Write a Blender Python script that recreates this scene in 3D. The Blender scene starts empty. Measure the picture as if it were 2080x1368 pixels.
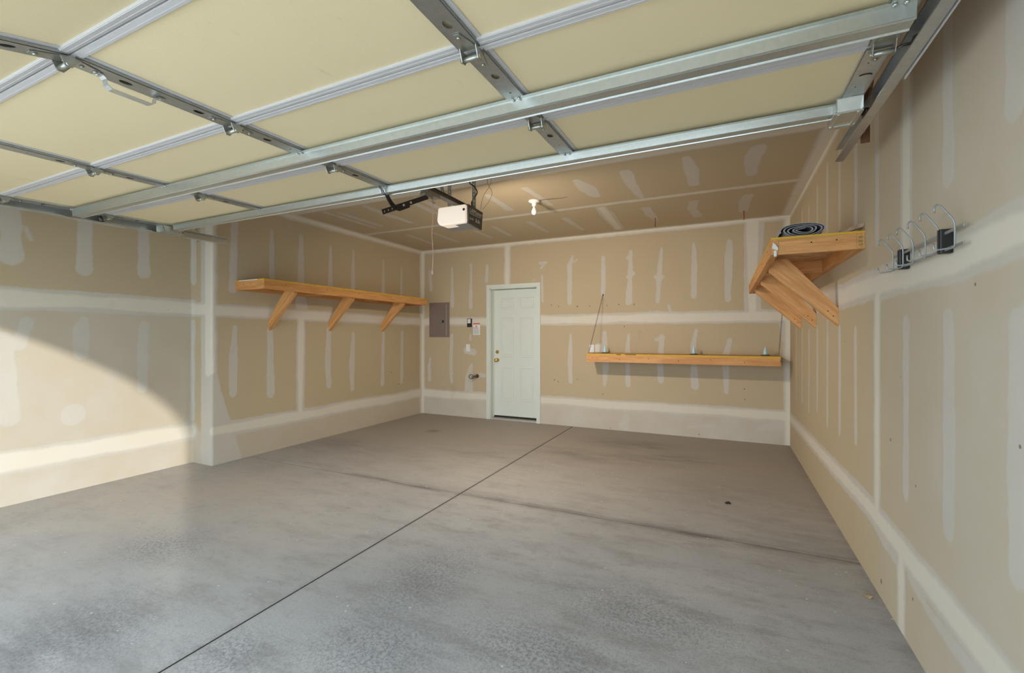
import bpy, bmesh, math, random
import numpy as np
from mathutils import Vector, Matrix
random.seed(7)
S = bpy.context.scene
C = S.collection
PI = math.pi
# ------------------------------------------------------------------ camera
TH = math.radians(25.3); FP = 913.0; CH = 1.30
cd = bpy.data.cameras.new('camera'); cam = bpy.data.objects.new('camera', cd); C.objects.link(cam)
cd.sensor_width = 36; cd.lens = FP/2080*36; cd.clip_start = .02; cd.clip_end = 200
cam.location = (0, 0, CH); cam.rotation_euler = (PI/2, 0, TH); S.camera = cam
# ------------------------------------------------------------------ light
S.view_settings.view_transform = 'Standard'; S.view_settings.look = 'None'
S.view_settings.gamma = 1; S.view_settings.use_curve_mapping = False
S.view_settings.exposure = 1.08
w = bpy.data.worlds.new('world'); S.world = w; w.use_nodes = True
bg = w.node_tree.nodes['Background']; bg.inputs[0].default_value = (.70, .855, 1.0, 1); bg.inputs[1].default_value = 2.35
SUN = Vector((-1.75, 1, -.5))
sl = bpy.data.lights.new('sun', 'SUN'); sl.energy = 1.3; sl.angle = math.radians(1.2); sl.color = (1, .97, .92)
so = bpy.data.objects.new('sun', sl); C.objects.link(so); so.rotation_euler = SUN.to_track_quat('-Z', 'Y').to_euler()
so.location = (12, -7, 4)

S.cycles.max_bounces = 14
S.cycles.diffuse_bounces = 8

# ------------------------------------------------------------------ room numbers (metres)
XR = .703; XL = -4.65; XJ = -4.97; YJ = 2.79; YB = 6.25; YF = -.25; ZC = 2.745
DX0, DX1, DZ = -3.345, -2.53, 2.06          # entry door opening

def ray(px, py):
    r = (px-1040)/FP; u = (684-py)/FP
    return (math.cos(TH)*r-math.sin(TH), math.cos(TH)+math.sin(TH)*r, u)
def onx(X, px, py):
    d = ray(px, py); t = X/d[0]; return (d[1]*t, CH+d[2]*t)
def ony(Y, px, py):
    d = ray(px, py); t = Y/d[1]; return (d[0]*t, CH+d[2]*t)
def onz(Z, px, py):
    d = ray(px, py); t = (Z-CH)/d[2]; return (d[0]*t, d[1]*t)

# ------------------------------------------------------------------ materials
def newmat(n):
    m = bpy.data.materials.new(n); m.use_nodes = True
    nt = m.node_tree; b = nt.nodes['Principled BSDF']
    return m, nt, b
def N(nt, t, **k):
    n = nt.nodes.new(t)
    for a, v in k.items():
        if hasattr(n, a): setattr(n, a, v)
        else: n.inputs[a].default_value = v
    return n
def L(nt, a, b): nt.links.new(a, b)
def math_(nt, op, a, b=None, clamp=False):
    n = nt.nodes.new('ShaderNodeMath'); n.operation = op; n.use_clamp = clamp
    for i, v in enumerate((a, b)):
        if v is None: continue
        if isinstance(v, (int, float)): n.inputs[i].default_value = v
        else: L(nt, v, n.inputs[i])
    return n.outputs[0]
def mix(nt, f, a, b, mode='MIX'):
    n = nt.nodes.new('ShaderNodeMix'); n.data_type = 'RGBA'; n.blend_type = mode
    for s, v in ((n.inputs[0], f), (n.inputs[6], a), (n.inputs[7], b)):
        if isinstance(v, (int, float)): s.default_value = v
        elif isinstance(v, tuple): s.default_value = (*v, 1)
        else: L(nt, v, s)
    return n.outputs[2]
def coord(nt, scale=(1, 1, 1)):
    tc = N(nt, 'ShaderNodeTexCoord'); mp = N(nt, 'ShaderNodeMapping'); mp.inputs['Scale'].default_value = scale
    L(nt, tc.outputs['Object'], mp.inputs[0]); return mp.outputs[0]
def noise(nt, vec, scale, detail=3, rough=.55):
    n = N(nt, 'ShaderNodeTexNoise'); n.inputs['Scale'].default_value = scale
    n.inputs['Detail'].default_value = detail; n.inputs['Roughness'].default_value = rough
    L(nt, vec, n.inputs['Vector']); return n.outputs['Fac']
def ramp(nt, f, lo, hi):
    n = N(nt, 'ShaderNodeMapRange'); n.interpolation_type = 'SMOOTHSTEP'
    L(nt, f, n.inputs[0]); n.inputs[1].default_value = lo; n.inputs[2].default_value = hi
    return n.outputs[0]
def bump(nt, b, h, strength, dist=.01):
    n = N(nt, 'ShaderNodeBump'); n.inputs['Strength'].default_value = strength; n.inputs['Distance'].default_value = dist
    L(nt, h, n.inputs['Height']); L(nt, n.outputs[0], b.inputs['Normal'])
def plain(name, col, rough=.5, metal=0, var=.08, scale=9, bmp=0):
    m, nt, b = newmat(name); v = coord(nt)
    c = mix(nt, noise(nt, v, scale), tuple(x*(1-var) for x in col), tuple(min(1, x*(1+var)) for x in col))
    L(nt, c, b.inputs['Base Color']); b.inputs['Roughness'].default_value = rough; b.inputs['Metallic'].default_value = metal
    if bmp: bump(nt, b, noise(nt, v, scale*8), bmp, .003)
    return m

HOLES = [(1, 0, 1120, 620, .008), (1, 0, 1135, 623, .008), (1, 0, 1173, 623, .011), (1, 0, 1198, 622, .008), (1, 0, 1233, 621, .008), (1, 0, 1257, 619, .009), (1, 0, 1288, 619, .009),
         (1, 0, 1268, 664, .008), (1, 0, 1126, 772, .010), (1, 0, 1134, 776, .009), (1, 0, 1173, 771, .007), (1, 0, 1225, 801, .007), (1, 0, 1512, 791, .008), (1, 0, 1513, 812, .007), (1, 0, 1240, 870, .007), (1, 0, 1420, 883, .008), (1, 0, 931, 867, .006),
         (0, 1, 1981, 578, .006), (0, 1, 1809, 894, .008), (0, 1, 1860, 988, .006), (0, 1, 1790, 1182, .012), (0, 1, 1854, 1218, .007), (0, 1, 2072, 908, .006), (0, 1, 1716, 694, .006), (0, 0, 795, 757, .009), (0, 0, 809, 781, .010)]
def drywall_mat():
    m, nt, b = newmat('drywall_paper'); v = coord(nt)
    def attr(n):
        a = N(nt, 'ShaderNodeAttribute'); a.attribute_name = n; return a.outputs['Fac']
    n1 = math_(nt, 'MULTIPLY', math_(nt, 'SUBTRACT', noise(nt, v, 7, 4, .6), .5), .040)
    n2 = math_(nt, 'MULTIPLY', math_(nt, 'SUBTRACT', noise(nt, v, 34, 3), .5), .013)
    nn = math_(nt, 'ADD', n1, n2)
    sd = math_(nt, 'ADD', attr('mud'), nn)
    mud = math_(nt, 'SUBTRACT', 1, ramp(nt, sd, -.008, .010))
    st = math_(nt, 'ADD', attr('tape'), math_(nt, 'MULTIPLY', nn, .8))
    tape = math_(nt, 'SUBTRACT', 1, ramp(nt, st, -.014, .014))
    big = noise(nt, v, 1.1, 2); fine = noise(nt, v, 70, 3)
    paper = mix(nt, big, (.465, .365, .225), (.515, .41, .26))
    paper = mix(nt, math_(nt, 'MULTIPLY', fine, .22), paper, (.60, .50, .36))
    mudc = mix(nt, noise(nt, v, 5, 4), (.515, .47, .395), (.59, .545, .475))
    mudc = mix(nt, math_(nt, 'MULTIPLY', noise(nt, v, 90, 2), .3), mudc, (.64, .60, .54))
    tapec = mix(nt, noise(nt, v, 3.3, 3), (.70, .655, .57), (.70, .625, .48))
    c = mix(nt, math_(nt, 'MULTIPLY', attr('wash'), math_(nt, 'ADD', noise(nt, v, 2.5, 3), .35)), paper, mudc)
    c = mix(nt, math_(nt, 'MULTIPLY', mud, .86), c, mudc)
    c = mix(nt, math_(nt, 'MULTIPLY', tape, .85), c, tapec)
    # old screw holes, each at its own spot
    for (wy, wx, px, py, rd) in HOLES:
        p = ony(YB, px, py) if wy else onx(XR if wx else XL, px, py)
        q = (p[0], YB, p[1]) if wy else (XR if wx else XL, p[0], p[1])
        dn = N(nt, 'ShaderNodeVectorMath'); dn.operation = 'DISTANCE'; L(nt, v, dn.inputs[0]); dn.inputs[1].default_value = q
        c = mix(nt, math_(nt, 'MULTIPLY', math_(nt, 'LESS_THAN', dn.outputs['Value'], rd), .7), c, (.10, .06, .035))
    # nail dots and scuffs
    vo = N(nt, 'ShaderNodeTexVoronoi'); vo.inputs['Scale'].default_value = 3.2; vo.inputs['Randomness'].default_value = 1
    L(nt, v, vo.inputs['Vector'])
    dot = math_(nt, 'LESS_THAN', vo.outputs['Distance'], .016)
    c = mix(nt, math_(nt, 'MULTIPLY', dot, .55), c, (.16, .11, .07))
    vs = coord(nt, (1, 1, .35)); sc = ramp(nt, noise(nt, vs, 2.3, 5, .7), .66, .76)
    c = mix(nt, math_(nt, 'MULTIPLY', sc, .22), c, (.34, .27, .19))
    L(nt, c, b.inputs['Base Color']); b.inputs['Roughness'].default_value = .85
    h = math_(nt, 'ADD', math_(nt, 'MULTIPLY', mud, .5), math_(nt, 'MULTIPLY', tape, .5))
    h = math_(nt, 'ADD', h, math_(nt, 'MULTIPLY', fine, .12))
    bump(nt, b, h, .35, .004)
    return m
M = {}
M['drywall'] = drywall_mat()

def floor_mat():
    m, nt, b = newmat('concrete_slab'); v = coord(nt)
    def attr(n):
        a = N(nt, 'ShaderNodeAttribute'); a.attribute_name = n; return a.outputs['Fac']
    vx = coord(nt, (.55, 1.5, 1))
    big = noise(nt, v, .75, 4, .6); med = noise(nt, vx, 4.6, 6, .72); fine = noise(nt, v, 120, 3, .7); sp = noise(nt, v, 38, 4, .7)
    c = mix(nt, ramp(nt, big, .3, .7), (.36, .36, .356), (.465, .455, .435))
    c = mix(nt, math_(nt, 'MULTIPLY', ramp(nt, med, .42, .72), .7), c, (.245, .23, .215))
    c = mix(nt, math_(nt, 'MULTIPLY', ramp(nt, sp, .5, .75), .35), c, (.47, .46, .45))
    c = mix(nt, math_(nt, 'MULTIPLY', ramp(nt, fine, .48, .75), .55), c, (.19, .19, .20))
    # sunlit warmth painted on at the left, then brownish, dirtier concrete towards the house
    c = mix(nt, math_(nt, 'MULTIPLY', attr('sunlit_beige'), ramp(nt, noise(nt, v, 1.7, 4, .6), .1, .65)), c, (.52, .455, .385))
    c = mix(nt, math_(nt, 'MULTIPLY', ramp(nt, noise(nt, v, 17, 5, .75), .52, .7), .3), c, (.19, .185, .185))
    c = mix(nt, attr('brown'), c, mix(nt, med, (.29, .245, .20), (.38, .33, .27)))
    rg = math_(nt, 'MULTIPLY', attr('rough'), ramp(nt, noise(nt, v, 60, 4, .8), .42, .62))
    c = mix(nt, math_(nt, 'MULTIPLY', rg, .75), c, (.16, .16, .18))
    stn = math_(nt, 'MULTIPLY', attr('stain_shade'), ramp(nt, noise(nt, coord(nt, (.8, 3, 1)), 2.2, 5, .7), .25, .7))
    c = mix(nt, math_(nt, 'MULTIPLY', stn, .75), c, (.135, .125, .12))
    # paint spatters and rust spots
    vo = N(nt, 'ShaderNodeTexVoronoi'); vo.inputs['Scale'].default_value = 9; L(nt, v, vo.inputs['Vector'])
    c = mix(nt, math_(nt, 'MULTIPLY', math_(nt, 'LESS_THAN', vo.outputs['Distance'], .055), .55), c, (.72, .72, .70))
    v2 = N(nt, 'ShaderNodeTexVoronoi'); v2.inputs['Scale'].default_value = 2.1; L(nt, v, v2.inputs['Vector'])
    c = mix(nt, math_(nt, 'MULTIPLY', math_(nt, 'SUBTRACT', 1, ramp(nt, v2.outputs['Distance'], .02, .09)), .25), c, (.33, .24, .12))
    L(nt, c, b.inputs['Base Color'])
    b.inputs['Roughness'].default_value = .62; b.inputs['Specular IOR Level'].default_value = .35
    bump(nt, b, math_(nt, 'ADD', fine, math_(nt, 'MULTIPLY', sp, 1.5)), .12, .004)
    return m
M['floor'] = floor_mat()

def wood(name, scale, rot=0, c1=(.56, .245, .068), c2=(.70, .35, .12)):
    m, nt, b = newmat(name); v = coord(nt, scale)
    if rot:
        tc = N(nt, 'ShaderNodeTexCoord'); m1 = N(nt, 'ShaderNodeMapping'); m1.inputs['Rotation'].default_value = (0, rot, 0); L(nt, tc.outputs['Object'], m1.inputs[0])
        m2 = N(nt, 'ShaderNodeMapping'); m2.inputs['Scale'].default_value = scale; L(nt, m1.outputs[0], m2.inputs[0]); v = m2.outputs[0]
    g = noise(nt, v, 3.2, 5, .6); g2 = noise(nt, v, 11, 4, .7)
    c = mix(nt, ramp(nt, g, .35, .65), c1, c2)
    c = mix(nt, math_(nt, 'MULTIPLY', ramp(nt, g2, .45, .7), .35), c, tuple(x*.72 for x in c1))
    vo = N(nt, 'ShaderNodeTexVoronoi'); vo.inputs['Scale'].default_value = 3.3
    L(nt, coord(nt, tuple(.45+.55*min(1, s/6) for s in scale)), vo.inputs['Vector'])
    kn = math_(nt, 'SUBTRACT', 1, ramp(nt, vo.outputs['Distance'], .025, .075))
    c = mix(nt, math_(nt, 'MULTIPLY', kn, .8), c, (.20, .075, .025))
    L(nt, c, b.inputs['Base Color']); b.inputs['Roughness'].default_value = .55
    bump(nt, b, g2, .12, .002); return m
M['wood_x'] = wood('pine_along_x', (1, 14, 14))
M['wood_y'] = wood('pine_along_y', (14, 1, 14))
M['wood_b'] = wood('pine_brace_right', (1, 14, 14), -.75, (.58, .265, .08), (.72, .38, .135)); M['wood_bl'] = wood('pine_brace_left', (1, 14, 14), .75, (.58, .265, .08), (.72, .38, .135))
M['ply_edge'] = plain('yellow_plywood_edge', (.66, .39, .03), .6, 0, .2, 20)
def osb():
    m, nt, b = newmat('strand_board'); v = coord(nt, (1, 2.2, 1))
    vo = N(nt, 'ShaderNodeTexVoronoi'); vo.inputs['Scale'].default_value = 16; L(nt, v, vo.inputs['Vector'])
    s = N(nt, 'ShaderNodeSeparateColor'); L(nt, vo.outputs['Color'], s.inputs[0])
    c = mix(nt, s.outputs[0], (.40, .20, .075), (.66, .40, .19)); c = mix(nt, math_(nt, 'MULTIPLY', noise(nt, v, 30), .4), c, (.30, .13, .05))
    L(nt, c, b.inputs['Base Color']); b.inputs['Roughness'].default_value = .7; return m
M['osb'] = osb()
def skin():
    m, nt, b = newmat('door_backing_board'); v = coord(nt)
    f = noise(nt, v, 160, 3, .7)
    c = mix(nt, noise(nt, v, 1.0, 3), (.74, .615, .37), (.80, .67, .41))
    c = mix(nt, math_(nt, 'MULTIPLY', f, .25), c, (.50, .43, .30))
    st = ramp(nt, noise(nt, coord(nt, (6, 1.2, 6)), 1.6, 5, .75), .62, .75)
    c = mix(nt, math_(nt, 'MULTIPLY', st, .3), c, (.47, .36, .22))
    L(nt, c, b.inputs['Base Color']); b.inputs['Roughness'].default_value = .8; bump(nt, b, f, .15, .002); return m
M['skin'] = skin()
def galv(name, c1, c2, rough, metal=.85):
    m, nt, b = newmat(name); v = coord(nt)
    vo = N(nt, 'ShaderNodeTexVoronoi'); vo.inputs['Scale'].default_value = 60; L(nt, v, vo.inputs['Vector'])
    s = N(nt, 'ShaderNodeSeparateColor'); L(nt, vo.outputs['Color'], s.inputs[0])
    f = math_(nt, 'ADD', math_(nt, 'MULTIPLY', s.outputs[0], .35), math_(nt, 'MULTIPLY', noise(nt, v, 3), .65))
    L(nt, mix(nt, f, c1, c2), b.inputs['Base Color']); b.inputs['Metallic'].default_value = metal
    b.inputs['Roughness'].default_value = rough; return m
M['galv'] = galv('galvanised_steel', (.50, .52, .51), (.66, .68, .67), .33)
M['strut'] = galv('galvanised_strut', (.50, .52, .485), (.61, .625, .575), .34)
M['stile'] = galv('stile_steel', (.34, .35, .33), (.46, .47, .45), .38)
M['hinge'] = galv('zinc_hinge', (.36, .37, .33), (.50, .50, .44), .34)
M['lip'] = plain('painted_steel_lip', (.58, .565, .56), .5, .1, .04, 4)
M['dark_steel'] = galv('dark_oiled_steel', (.10, .09, .08), (.18, .16, .14), .5, .8)
M['rust'] = plain('brown_coated_steel', (.16, .07, .035), .6, .4, .3, 20)
M['wire'] = plain('grey_coated_wire', (.32, .33, .32), .4, .4)
M['black'] = plain('black_plastic', (.015, .015, .014), .4, 0, .2)
M['hole'] = plain('dark_void', (.02, .016, .012), .9)
M['white'] = plain('white_plastic', (.74, .74, .72), .4, 0, .03)
M['doorpaint'] = plain('door_white_paint', (.665, .695, .63), .42, 0, .025, 4)
M['brass'] = plain('polished_brass', (.78, .55, .22), .22, 1, .06)
M['panelbox'] = plain('grey_brown_enamel', (.235, .175, .145), .45, .1, .06)
M['panellight'] = plain('grey_brown_enamel_bevel', (.30, .245, .22), .4, .1, .06)
M['opener_grey'] = plain('opener_dark_grey', (.075, .065, .05), .45, 0, .1)
M['opener_bottom'] = plain('opener_bottom_grey', (.30, .29, .27), .5, .1, .05)
M['print'] = plain('pale_print', (.62, .62, .56), .6)
M['red'] = plain('red_coated_hook', (.30, .035, .02), .4)
M['redink'] = plain('red_ink', (.62, .09, .05), .6)
M['greyink'] = plain('grey_ink', (.33, .40, .42), .6)
M['greenink'] = plain('green_stamp_ink', (.14, .22, .07), .7)
M['cord'] = plain('red_white_cord', (.62, .36, .31), .8)
M['cable'] = plain('thin_bell_wire', (.30, .20, .13), .6)
M['ceramic'] = plain('white_porcelain', (.78, .75, .70), .25, 0, .02)
M['rug'] = plain('grey_woven_rug', (.40, .385, .39), .95, 0, .25, 60, .5)
M['rugdark'] = plain('dark_rug_backing', (.10, .095, .11), .95, 0, .3, 50, .4)
M['scrap'] = wood('weathered_scrap', (10, 10, 2), 0, (.32, .20, .13), (.46, .31, .22))
M['sill'] = plain('aluminium_sill', (.55, .53, .49), .35, .5)
M['concrete_out'] = plain('driveway_concrete', (.80, .78, .75), .85, 0, .1, 3, .3)
M['stucco'] = plain('outside_stucco', (.50, .43, .34), .9, 0, .1, 30, .4)
M['leaf'] = plain('green_leaves', (.10, .17, .05), .6, 0, .3, 3)
M['bark'] = plain('tree_bark', (.16, .11, .075), .9, 0, .3, 12)
M['debris'] = plain('dark_debris', (.03, .02, .015), .8)
M['dryleaf'] = plain('dry_tan_leaf', (.45, .32, .17), .8)
def glassy(name, col, em=0):
    m, nt, b = newmat(name); b.inputs['Base Color'].default_value = (*col, 1)
    b.inputs['Roughness'].default_value = .12; b.inputs['Transmission Weight'].default_value = .2; b.inputs['IOR'].default_value = 1.4
    return m
M['blueclear'] = glassy('clear_blue_plastic', (.55, .86, .95))
def lens():
    m, nt, b = newmat('frosted_lamp_lens'); v = coord(nt)
    b.inputs['Base Color'].default_value = (.80, .72, .62, 1); b.inputs['Roughness'].default_value = .35
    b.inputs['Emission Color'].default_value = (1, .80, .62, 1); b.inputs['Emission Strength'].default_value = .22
    return m
M['lens'] = lens()

# ------------------------------------------------------------------ object helpers
def wloc(o):
    p = Vector((0, 0, 0))
    while o is not None: p += o.location; o = o.parent
    return p
def thing(name, label, cat, loc, group=None, kind=None):
    o = bpy.data.objects.new(name, None); C.objects.link(o); o.location = loc; o.empty_display_size = .05
    if kind: o['kind'] = kind
    else: o['label'] = label; o['category'] = cat
    if group: o['group'] = group
    return o
def tag(o, label, cat, group=None):
    o['label'] = label; o['category'] = cat
    if group: o['group'] = group
    return o
class MB:
    def __init__(s): s.b = bmesh.new()
    def verts(s, co): return [s.b.verts.new(c) for c in co]
    def face(s, vs, mi=0):
        try:
            f = s.b.faces.new(vs); f.material_index = mi; return f
        except ValueError: return None
    def box(s, lo, hi, bev=0, mi=0, rot=None, piv=None):
        x0, y0, z0 = lo; x1, y1, z1 = hi
        b2 = bmesh.new(); bmesh.ops.create_cube(b2, size=1)
        for v in b2.verts:
            v.co = Vector(((x0+x1)/2+v.co.x*(x1-x0), (y0+y1)/2+v.co.y*(y1-y0), (z0+z1)/2+v.co.z*(z1-z0)))
        if bev: bmesh.ops.bevel(b2, geom=b2.edges[:], offset=bev, segments=2, affect='EDGES', profile=.6)
        if rot is not None: bmesh.ops.rotate(b2, verts=b2.verts, cent=piv or ((x0+x1)/2, (y0+y1)/2, (z0+z1)/2), matrix=rot)
        s.merge(b2, mi); return s
    def merge(s, b2, mi=0):
        mp = {v: s.b.verts.new(v.co) for v in b2.verts}
        for f in b2.faces:
            try:
                g = s.b.faces.new([mp[v] for v in f.verts]); g.material_index = mi; g.smooth = f.smooth
            except ValueError: pass
        b2.free()
    def prism(s, pts, axis, a, c, mi=0):
        """closed polygon pts (2-D) extruded along axis from a to c"""
        def P(p, t): return {'x': (t, p[0], p[1]), 'y': (p[0], t, p[1]), 'z': (p[0], p[1], t)}[axis]
        A = s.verts([P(p, a) for p in pts]); B = s.verts([P(p, c) for p in pts]); n = len(pts)
        for i in range(n): s.face([A[i], A[(i+1) % n], B[(i+1) % n], B[i]], mi)
        s.face(A[::-1], mi); s.face(B, mi); return s
    def tube(s, pts, r, n=8, mi=0, cap=True):
        pts = [Vector(p) for p in pts]; rings = []; rr = r if isinstance(r, (list, tuple)) else [r]*len(pts)
        up = None
        for i, p in enumerate(pts):
            a = pts[max(0, i-1)]; b = pts[min(len(pts)-1, i+1)]; d = (b-a).normalized()
            if up is None or abs(up.dot(d)) > .98:
                up = Vector((0, 0, 1)) if abs(d.z) < .9 else Vector((1, 0, 0))
            x = d.cross(up).normalized(); y = x.cross(d).normalized(); up = y
            rings.append([s.b.verts.new(p+(x*math.cos(2*PI*k/n)+y*math.sin(2*PI*k/n))*rr[i]) for k in range(n)])
        for i in range(len(rings)-1):
            for k in range(n):
                f = s.face([rings[i][k], rings[i][(k+1) % n], rings[i+1][(k+1) % n], rings[i+1][k]], mi)
                if f: f.smooth = True
        if cap: s.face(rings[0][::-1], mi); s.face(rings[-1], mi)
        return s
    def lathe(s, o, prof, axis='z', n=20, mi=0):
        """prof: (radius, height) list around axis through o"""
        rings = []
        for r, h in prof:
            ring = []
            for k in range(n):
                c, t = math.cos(2*PI*k/n)*r, math.sin(2*PI*k/n)*r
                p = {'z': (c, t, h), 'y': (c, h, t), 'x': (h, c, t)}[axis]
                ring.append(s.b.verts.new(Vector(o)+Vector(p)))
            rings.append(ring)
        for i in range(len(rings)-1):
            for k in range(n):
                f = s.face([rings[i][k], rings[i][(k+1) % n], rings[i+1][(k+1) % n], rings[i+1][k]], mi)
                if f: f.smooth = True
        s.face(rings[0][::-1], mi); s.face(rings[-1], mi); return s
    def perf(s, o, U, V, length, width, n, hr, th, uo=1, mi=0, sides=10):
        """flat strip with n round holes along U; o = start corner centre line; thickness th along U x V"""
        o = Vector(o); U = Vector(U).normalized(); V = Vector(V).normalized(); W = U.cross(V).normalized()*th
        cell = length/n
        for lay in (0, 1):
            for i in range(n):
                c = o+U*(cell*(i+.5))+W*lay
                ho, out = [], []
                ca = math.atan2(width/2, cell/2)
                for a in sorted([2*PI*(k+.25)/(sides*2) for k in range(sides*2)]+[ca, PI-ca, PI+ca, 2*PI-ca]):
                    dx, dy = math.cos(a), math.sin(a)
                    ho.append(c+U*dx*hr*uo+V*dy*hr)
                    sc = 1/max(abs(dx)/(cell/2), abs(dy)/(width/2)); out.append(c+U*dx*sc+V*dy*sc)
                h = s.verts(ho); q = s.verts(out); m = len(h)
                for k in range(m): s.face([h[k], h[(k+1) % m], q[(k+1) % m], q[k]], mi)
                if lay == 0:
                    h2 = s.verts([p+W for p in ho])
                    for k in range(m): s.face([h[k], h2[k], h2[(k+1) % m], h[(k+1) % m]], mi)
                    s.corner = None
        for sg in (-1, 1):
            e = V*(width/2*sg); a, b_ = o+e, o+e+U*length
            s.face(s.verts([a, b_, b_+W, a+W]), mi)
        return s
    def build_each(s, name, mats, parent=None):
        seen = set(); out = []
        for v0 in list(s.b.verts):
            if v0 in seen: continue
            comp, st = [], [v0]; seen.add(v0)
            while st:
                v = st.pop(); comp.append(v)
                for e in v.link_edges:
                    o = e.other_vert(v)
                    if o not in seen: seen.add(o); st.append(o)
            m2 = MB(); mp = {v: m2.b.verts.new(v.co) for v in comp}
            for f in {f for v in comp for f in v.link_faces}:
                g = m2.b.faces.new([mp[v] for v in f.verts]); g.smooth = f.smooth
            out.append(m2.build(name, mats, parent))
        s.b.free(); return out
    def build(s, name, mats, parent=None, smooth=False, recalc=True):
        if recalc: bmesh.ops.recalc_face_normals(s.b, faces=s.b.faces)
        off = wloc(parent) if parent else Vector((0, 0, 0))
        own = None
        if parent is None:
            cs = [v.co for v in s.b.verts]
            lo = [min(c[i] for c in cs) for i in range(3)]; hi = [max(c[i] for c in cs) for i in range(3)]
            own = Vector(((lo[0]+hi[0])/2, (lo[1]+hi[1])/2, lo[2])); off = own
        for v in s.b.verts: v.co -= off
        me = bpy.data.meshes.new(name)
        if smooth:
            for f in s.b.faces: f.smooth = True
        s.b.to_mesh(me); s.b.free()
        for m in (mats if isinstance(mats, (list, tuple)) else [mats]): me.materials.append(m)
        o = bpy.data.objects.new(name, me); C.objects.link(o)
        if parent: o.parent = parent
        else: o.location = own
        return o
def text_mesh(name, body, size, mat, parent, origin, U, V, extr=.0004, shear=0):
    """letters lying in the plane U (reading direction) x V (up), origin = lower left, world coordinates"""
    cu = bpy.data.curves.new('lettering', 'FONT'); cu.body = body; cu.size = size; cu.extrude = extr; cu.resolution_u = 3; cu.shear = shear
    t = bpy.data.objects.new('lettering', cu); C.objects.link(t)
    dg = bpy.context.evaluated_depsgraph_get(); dg.update()
    me = bpy.data.meshes.new_from_object(t.evaluated_get(dg)); bpy.data.objects.remove(t)
    U = Vector(U).normalized(); V = Vector(V).normalized(); W = U.cross(V); o0 = Vector(origin)-wloc(parent)
    for v in me.vertices: v.co = o0+U*v.co.x+V*v.co.y+W*v.co.z
    me.materials.clear(); me.materials.append(mat); me.name = name
    o = bpy.data.objects.new(name, me); C.objects.link(o); o.parent = parent; return o
def copytree(o, parent=None):
    c = o.copy(); C.objects.link(c); c.parent = parent
    for ch in list(o.children): copytree(ch, c)
    return c

# ------------------------------------------------------------------ plastered surfaces: grids carrying signed distances to mud and tape
def seg_sdf(Us, Zs, a, b, ra, rb):
    ax, ay = a; bx, by = b; dx, dy = bx-ax, by-ay; l2 = dx*dx+dy*dy+1e-12
    t = np.clip(((Us-ax)*dx+(Zs-ay)*dy)/l2, 0, 1)
    return np.hypot(Us-ax-t*dx, Zs-ay-t*dy)-(ra+(rb-ra)*t)
def field(Us, Zs, patches):
    d = np.full(Us.shape, 9.0)
    for pts, r in patches:
        rs = r if isinstance(r, (list, tuple)) else [r]*len(pts)
        for i in range(len(pts)-1):
            d = np.minimum(d, seg_sdf(Us, Zs, pts[i], pts[i+1], rs[i], rs[i+1]))
    return d
def axis_pts(a, b, step, extra=()):
    n = max(1, int(round((b-a)/step))); xs = list(np.linspace(a, b, n+1))
    xs = [x for x in xs if x in (a, b) or all(abs(x-e) > .003 for e in extra)]+list(extra)
    return np.array(sorted(set(xs)))
def sheet(name, us, vs, pos, mat, attrs, hole=None, flip=False):
    """grid over us x vs, pos(U,V)->xyz arrays"""
    U, V = np.meshgrid(us, vs, indexing='ij'); X, Y, Z = pos(U, V)
    co = np.stack([X, Y, Z], -1).reshape(-1, 3); nu, nv = len(us), len(vs)
    i, j = np.meshgrid(np.arange(nu-1), np.arange(nv-1), indexing='ij'); a = (i*nv+j).ravel()
    q = np.stack([a, a+nv, a+nv+1, a+1], -1)
    if flip: q = q[:, ::-1]
    if hole:
        cu = ((us[:-1]+us[1:])/2)[i.ravel()]; cv = ((vs[:-1]+vs[1:])/2)[j.ravel()]
        q = q[~((cu > hole[0]) & (cu < hole[1]) & (cv > hole[2]) & (cv < hole[3]))]
    me = bpy.data.meshes.new(name); me.vertices.add(len(co)); me.vertices.foreach_set('co', co.ravel().astype(np.float32))
    me.loops.add(q.size); me.loops.foreach_set('vertex_index', q.ravel().astype(np.int32))
    me.polygons.add(len(q)); me.polygons.foreach_set('loop_start', np.arange(0, q.size, 4, dtype=np.int32))
    me.update(calc_edges=True); me.validate()
    for n, f in attrs.items():
        at = me.attributes.new(n, 'FLOAT', 'POINT'); at.data.foreach_set('value', f(U, V).ravel().astype(np.float32))
    me.materials.append(mat)
    o = bpy.data.objects.new(name, me); C.objects.link(o); o['kind'] = 'structure'; return o
def drywall_attrs(mud, tape, wash=None):
    return {'mud': lambda U, V: field(U, V, mud+[(p, (r if not isinstance(r, (list, tuple)) else max(r))+.02) for p, r in tape]),
            'tape': lambda U, V: field(U, V, tape), 'wash': wash or (lambda U, V: U*0)}
RNG = np.random.RandomState(3)
def hz(z, a, b, r, wob=.012, step=.35):
    n = max(2, int((b-a)/step)); us = np.linspace(a, b, n)
    return ([(float(u), z+float(RNG.uniform(-wob, wob))) for u in us], [r*float(RNG.uniform(.8, 1.25)) for _ in us])
def vt(u, a, b, r, wob=.006):
    zs = np.linspace(a, b, max(2, int(abs(b-a)/.25)+1))
    return ([(u+float(RNG.uniform(-wob, wob)), float(z)) for z in zs], [r*float(RNG.uniform(.85, 1.2)) for _ in zs])

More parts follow.
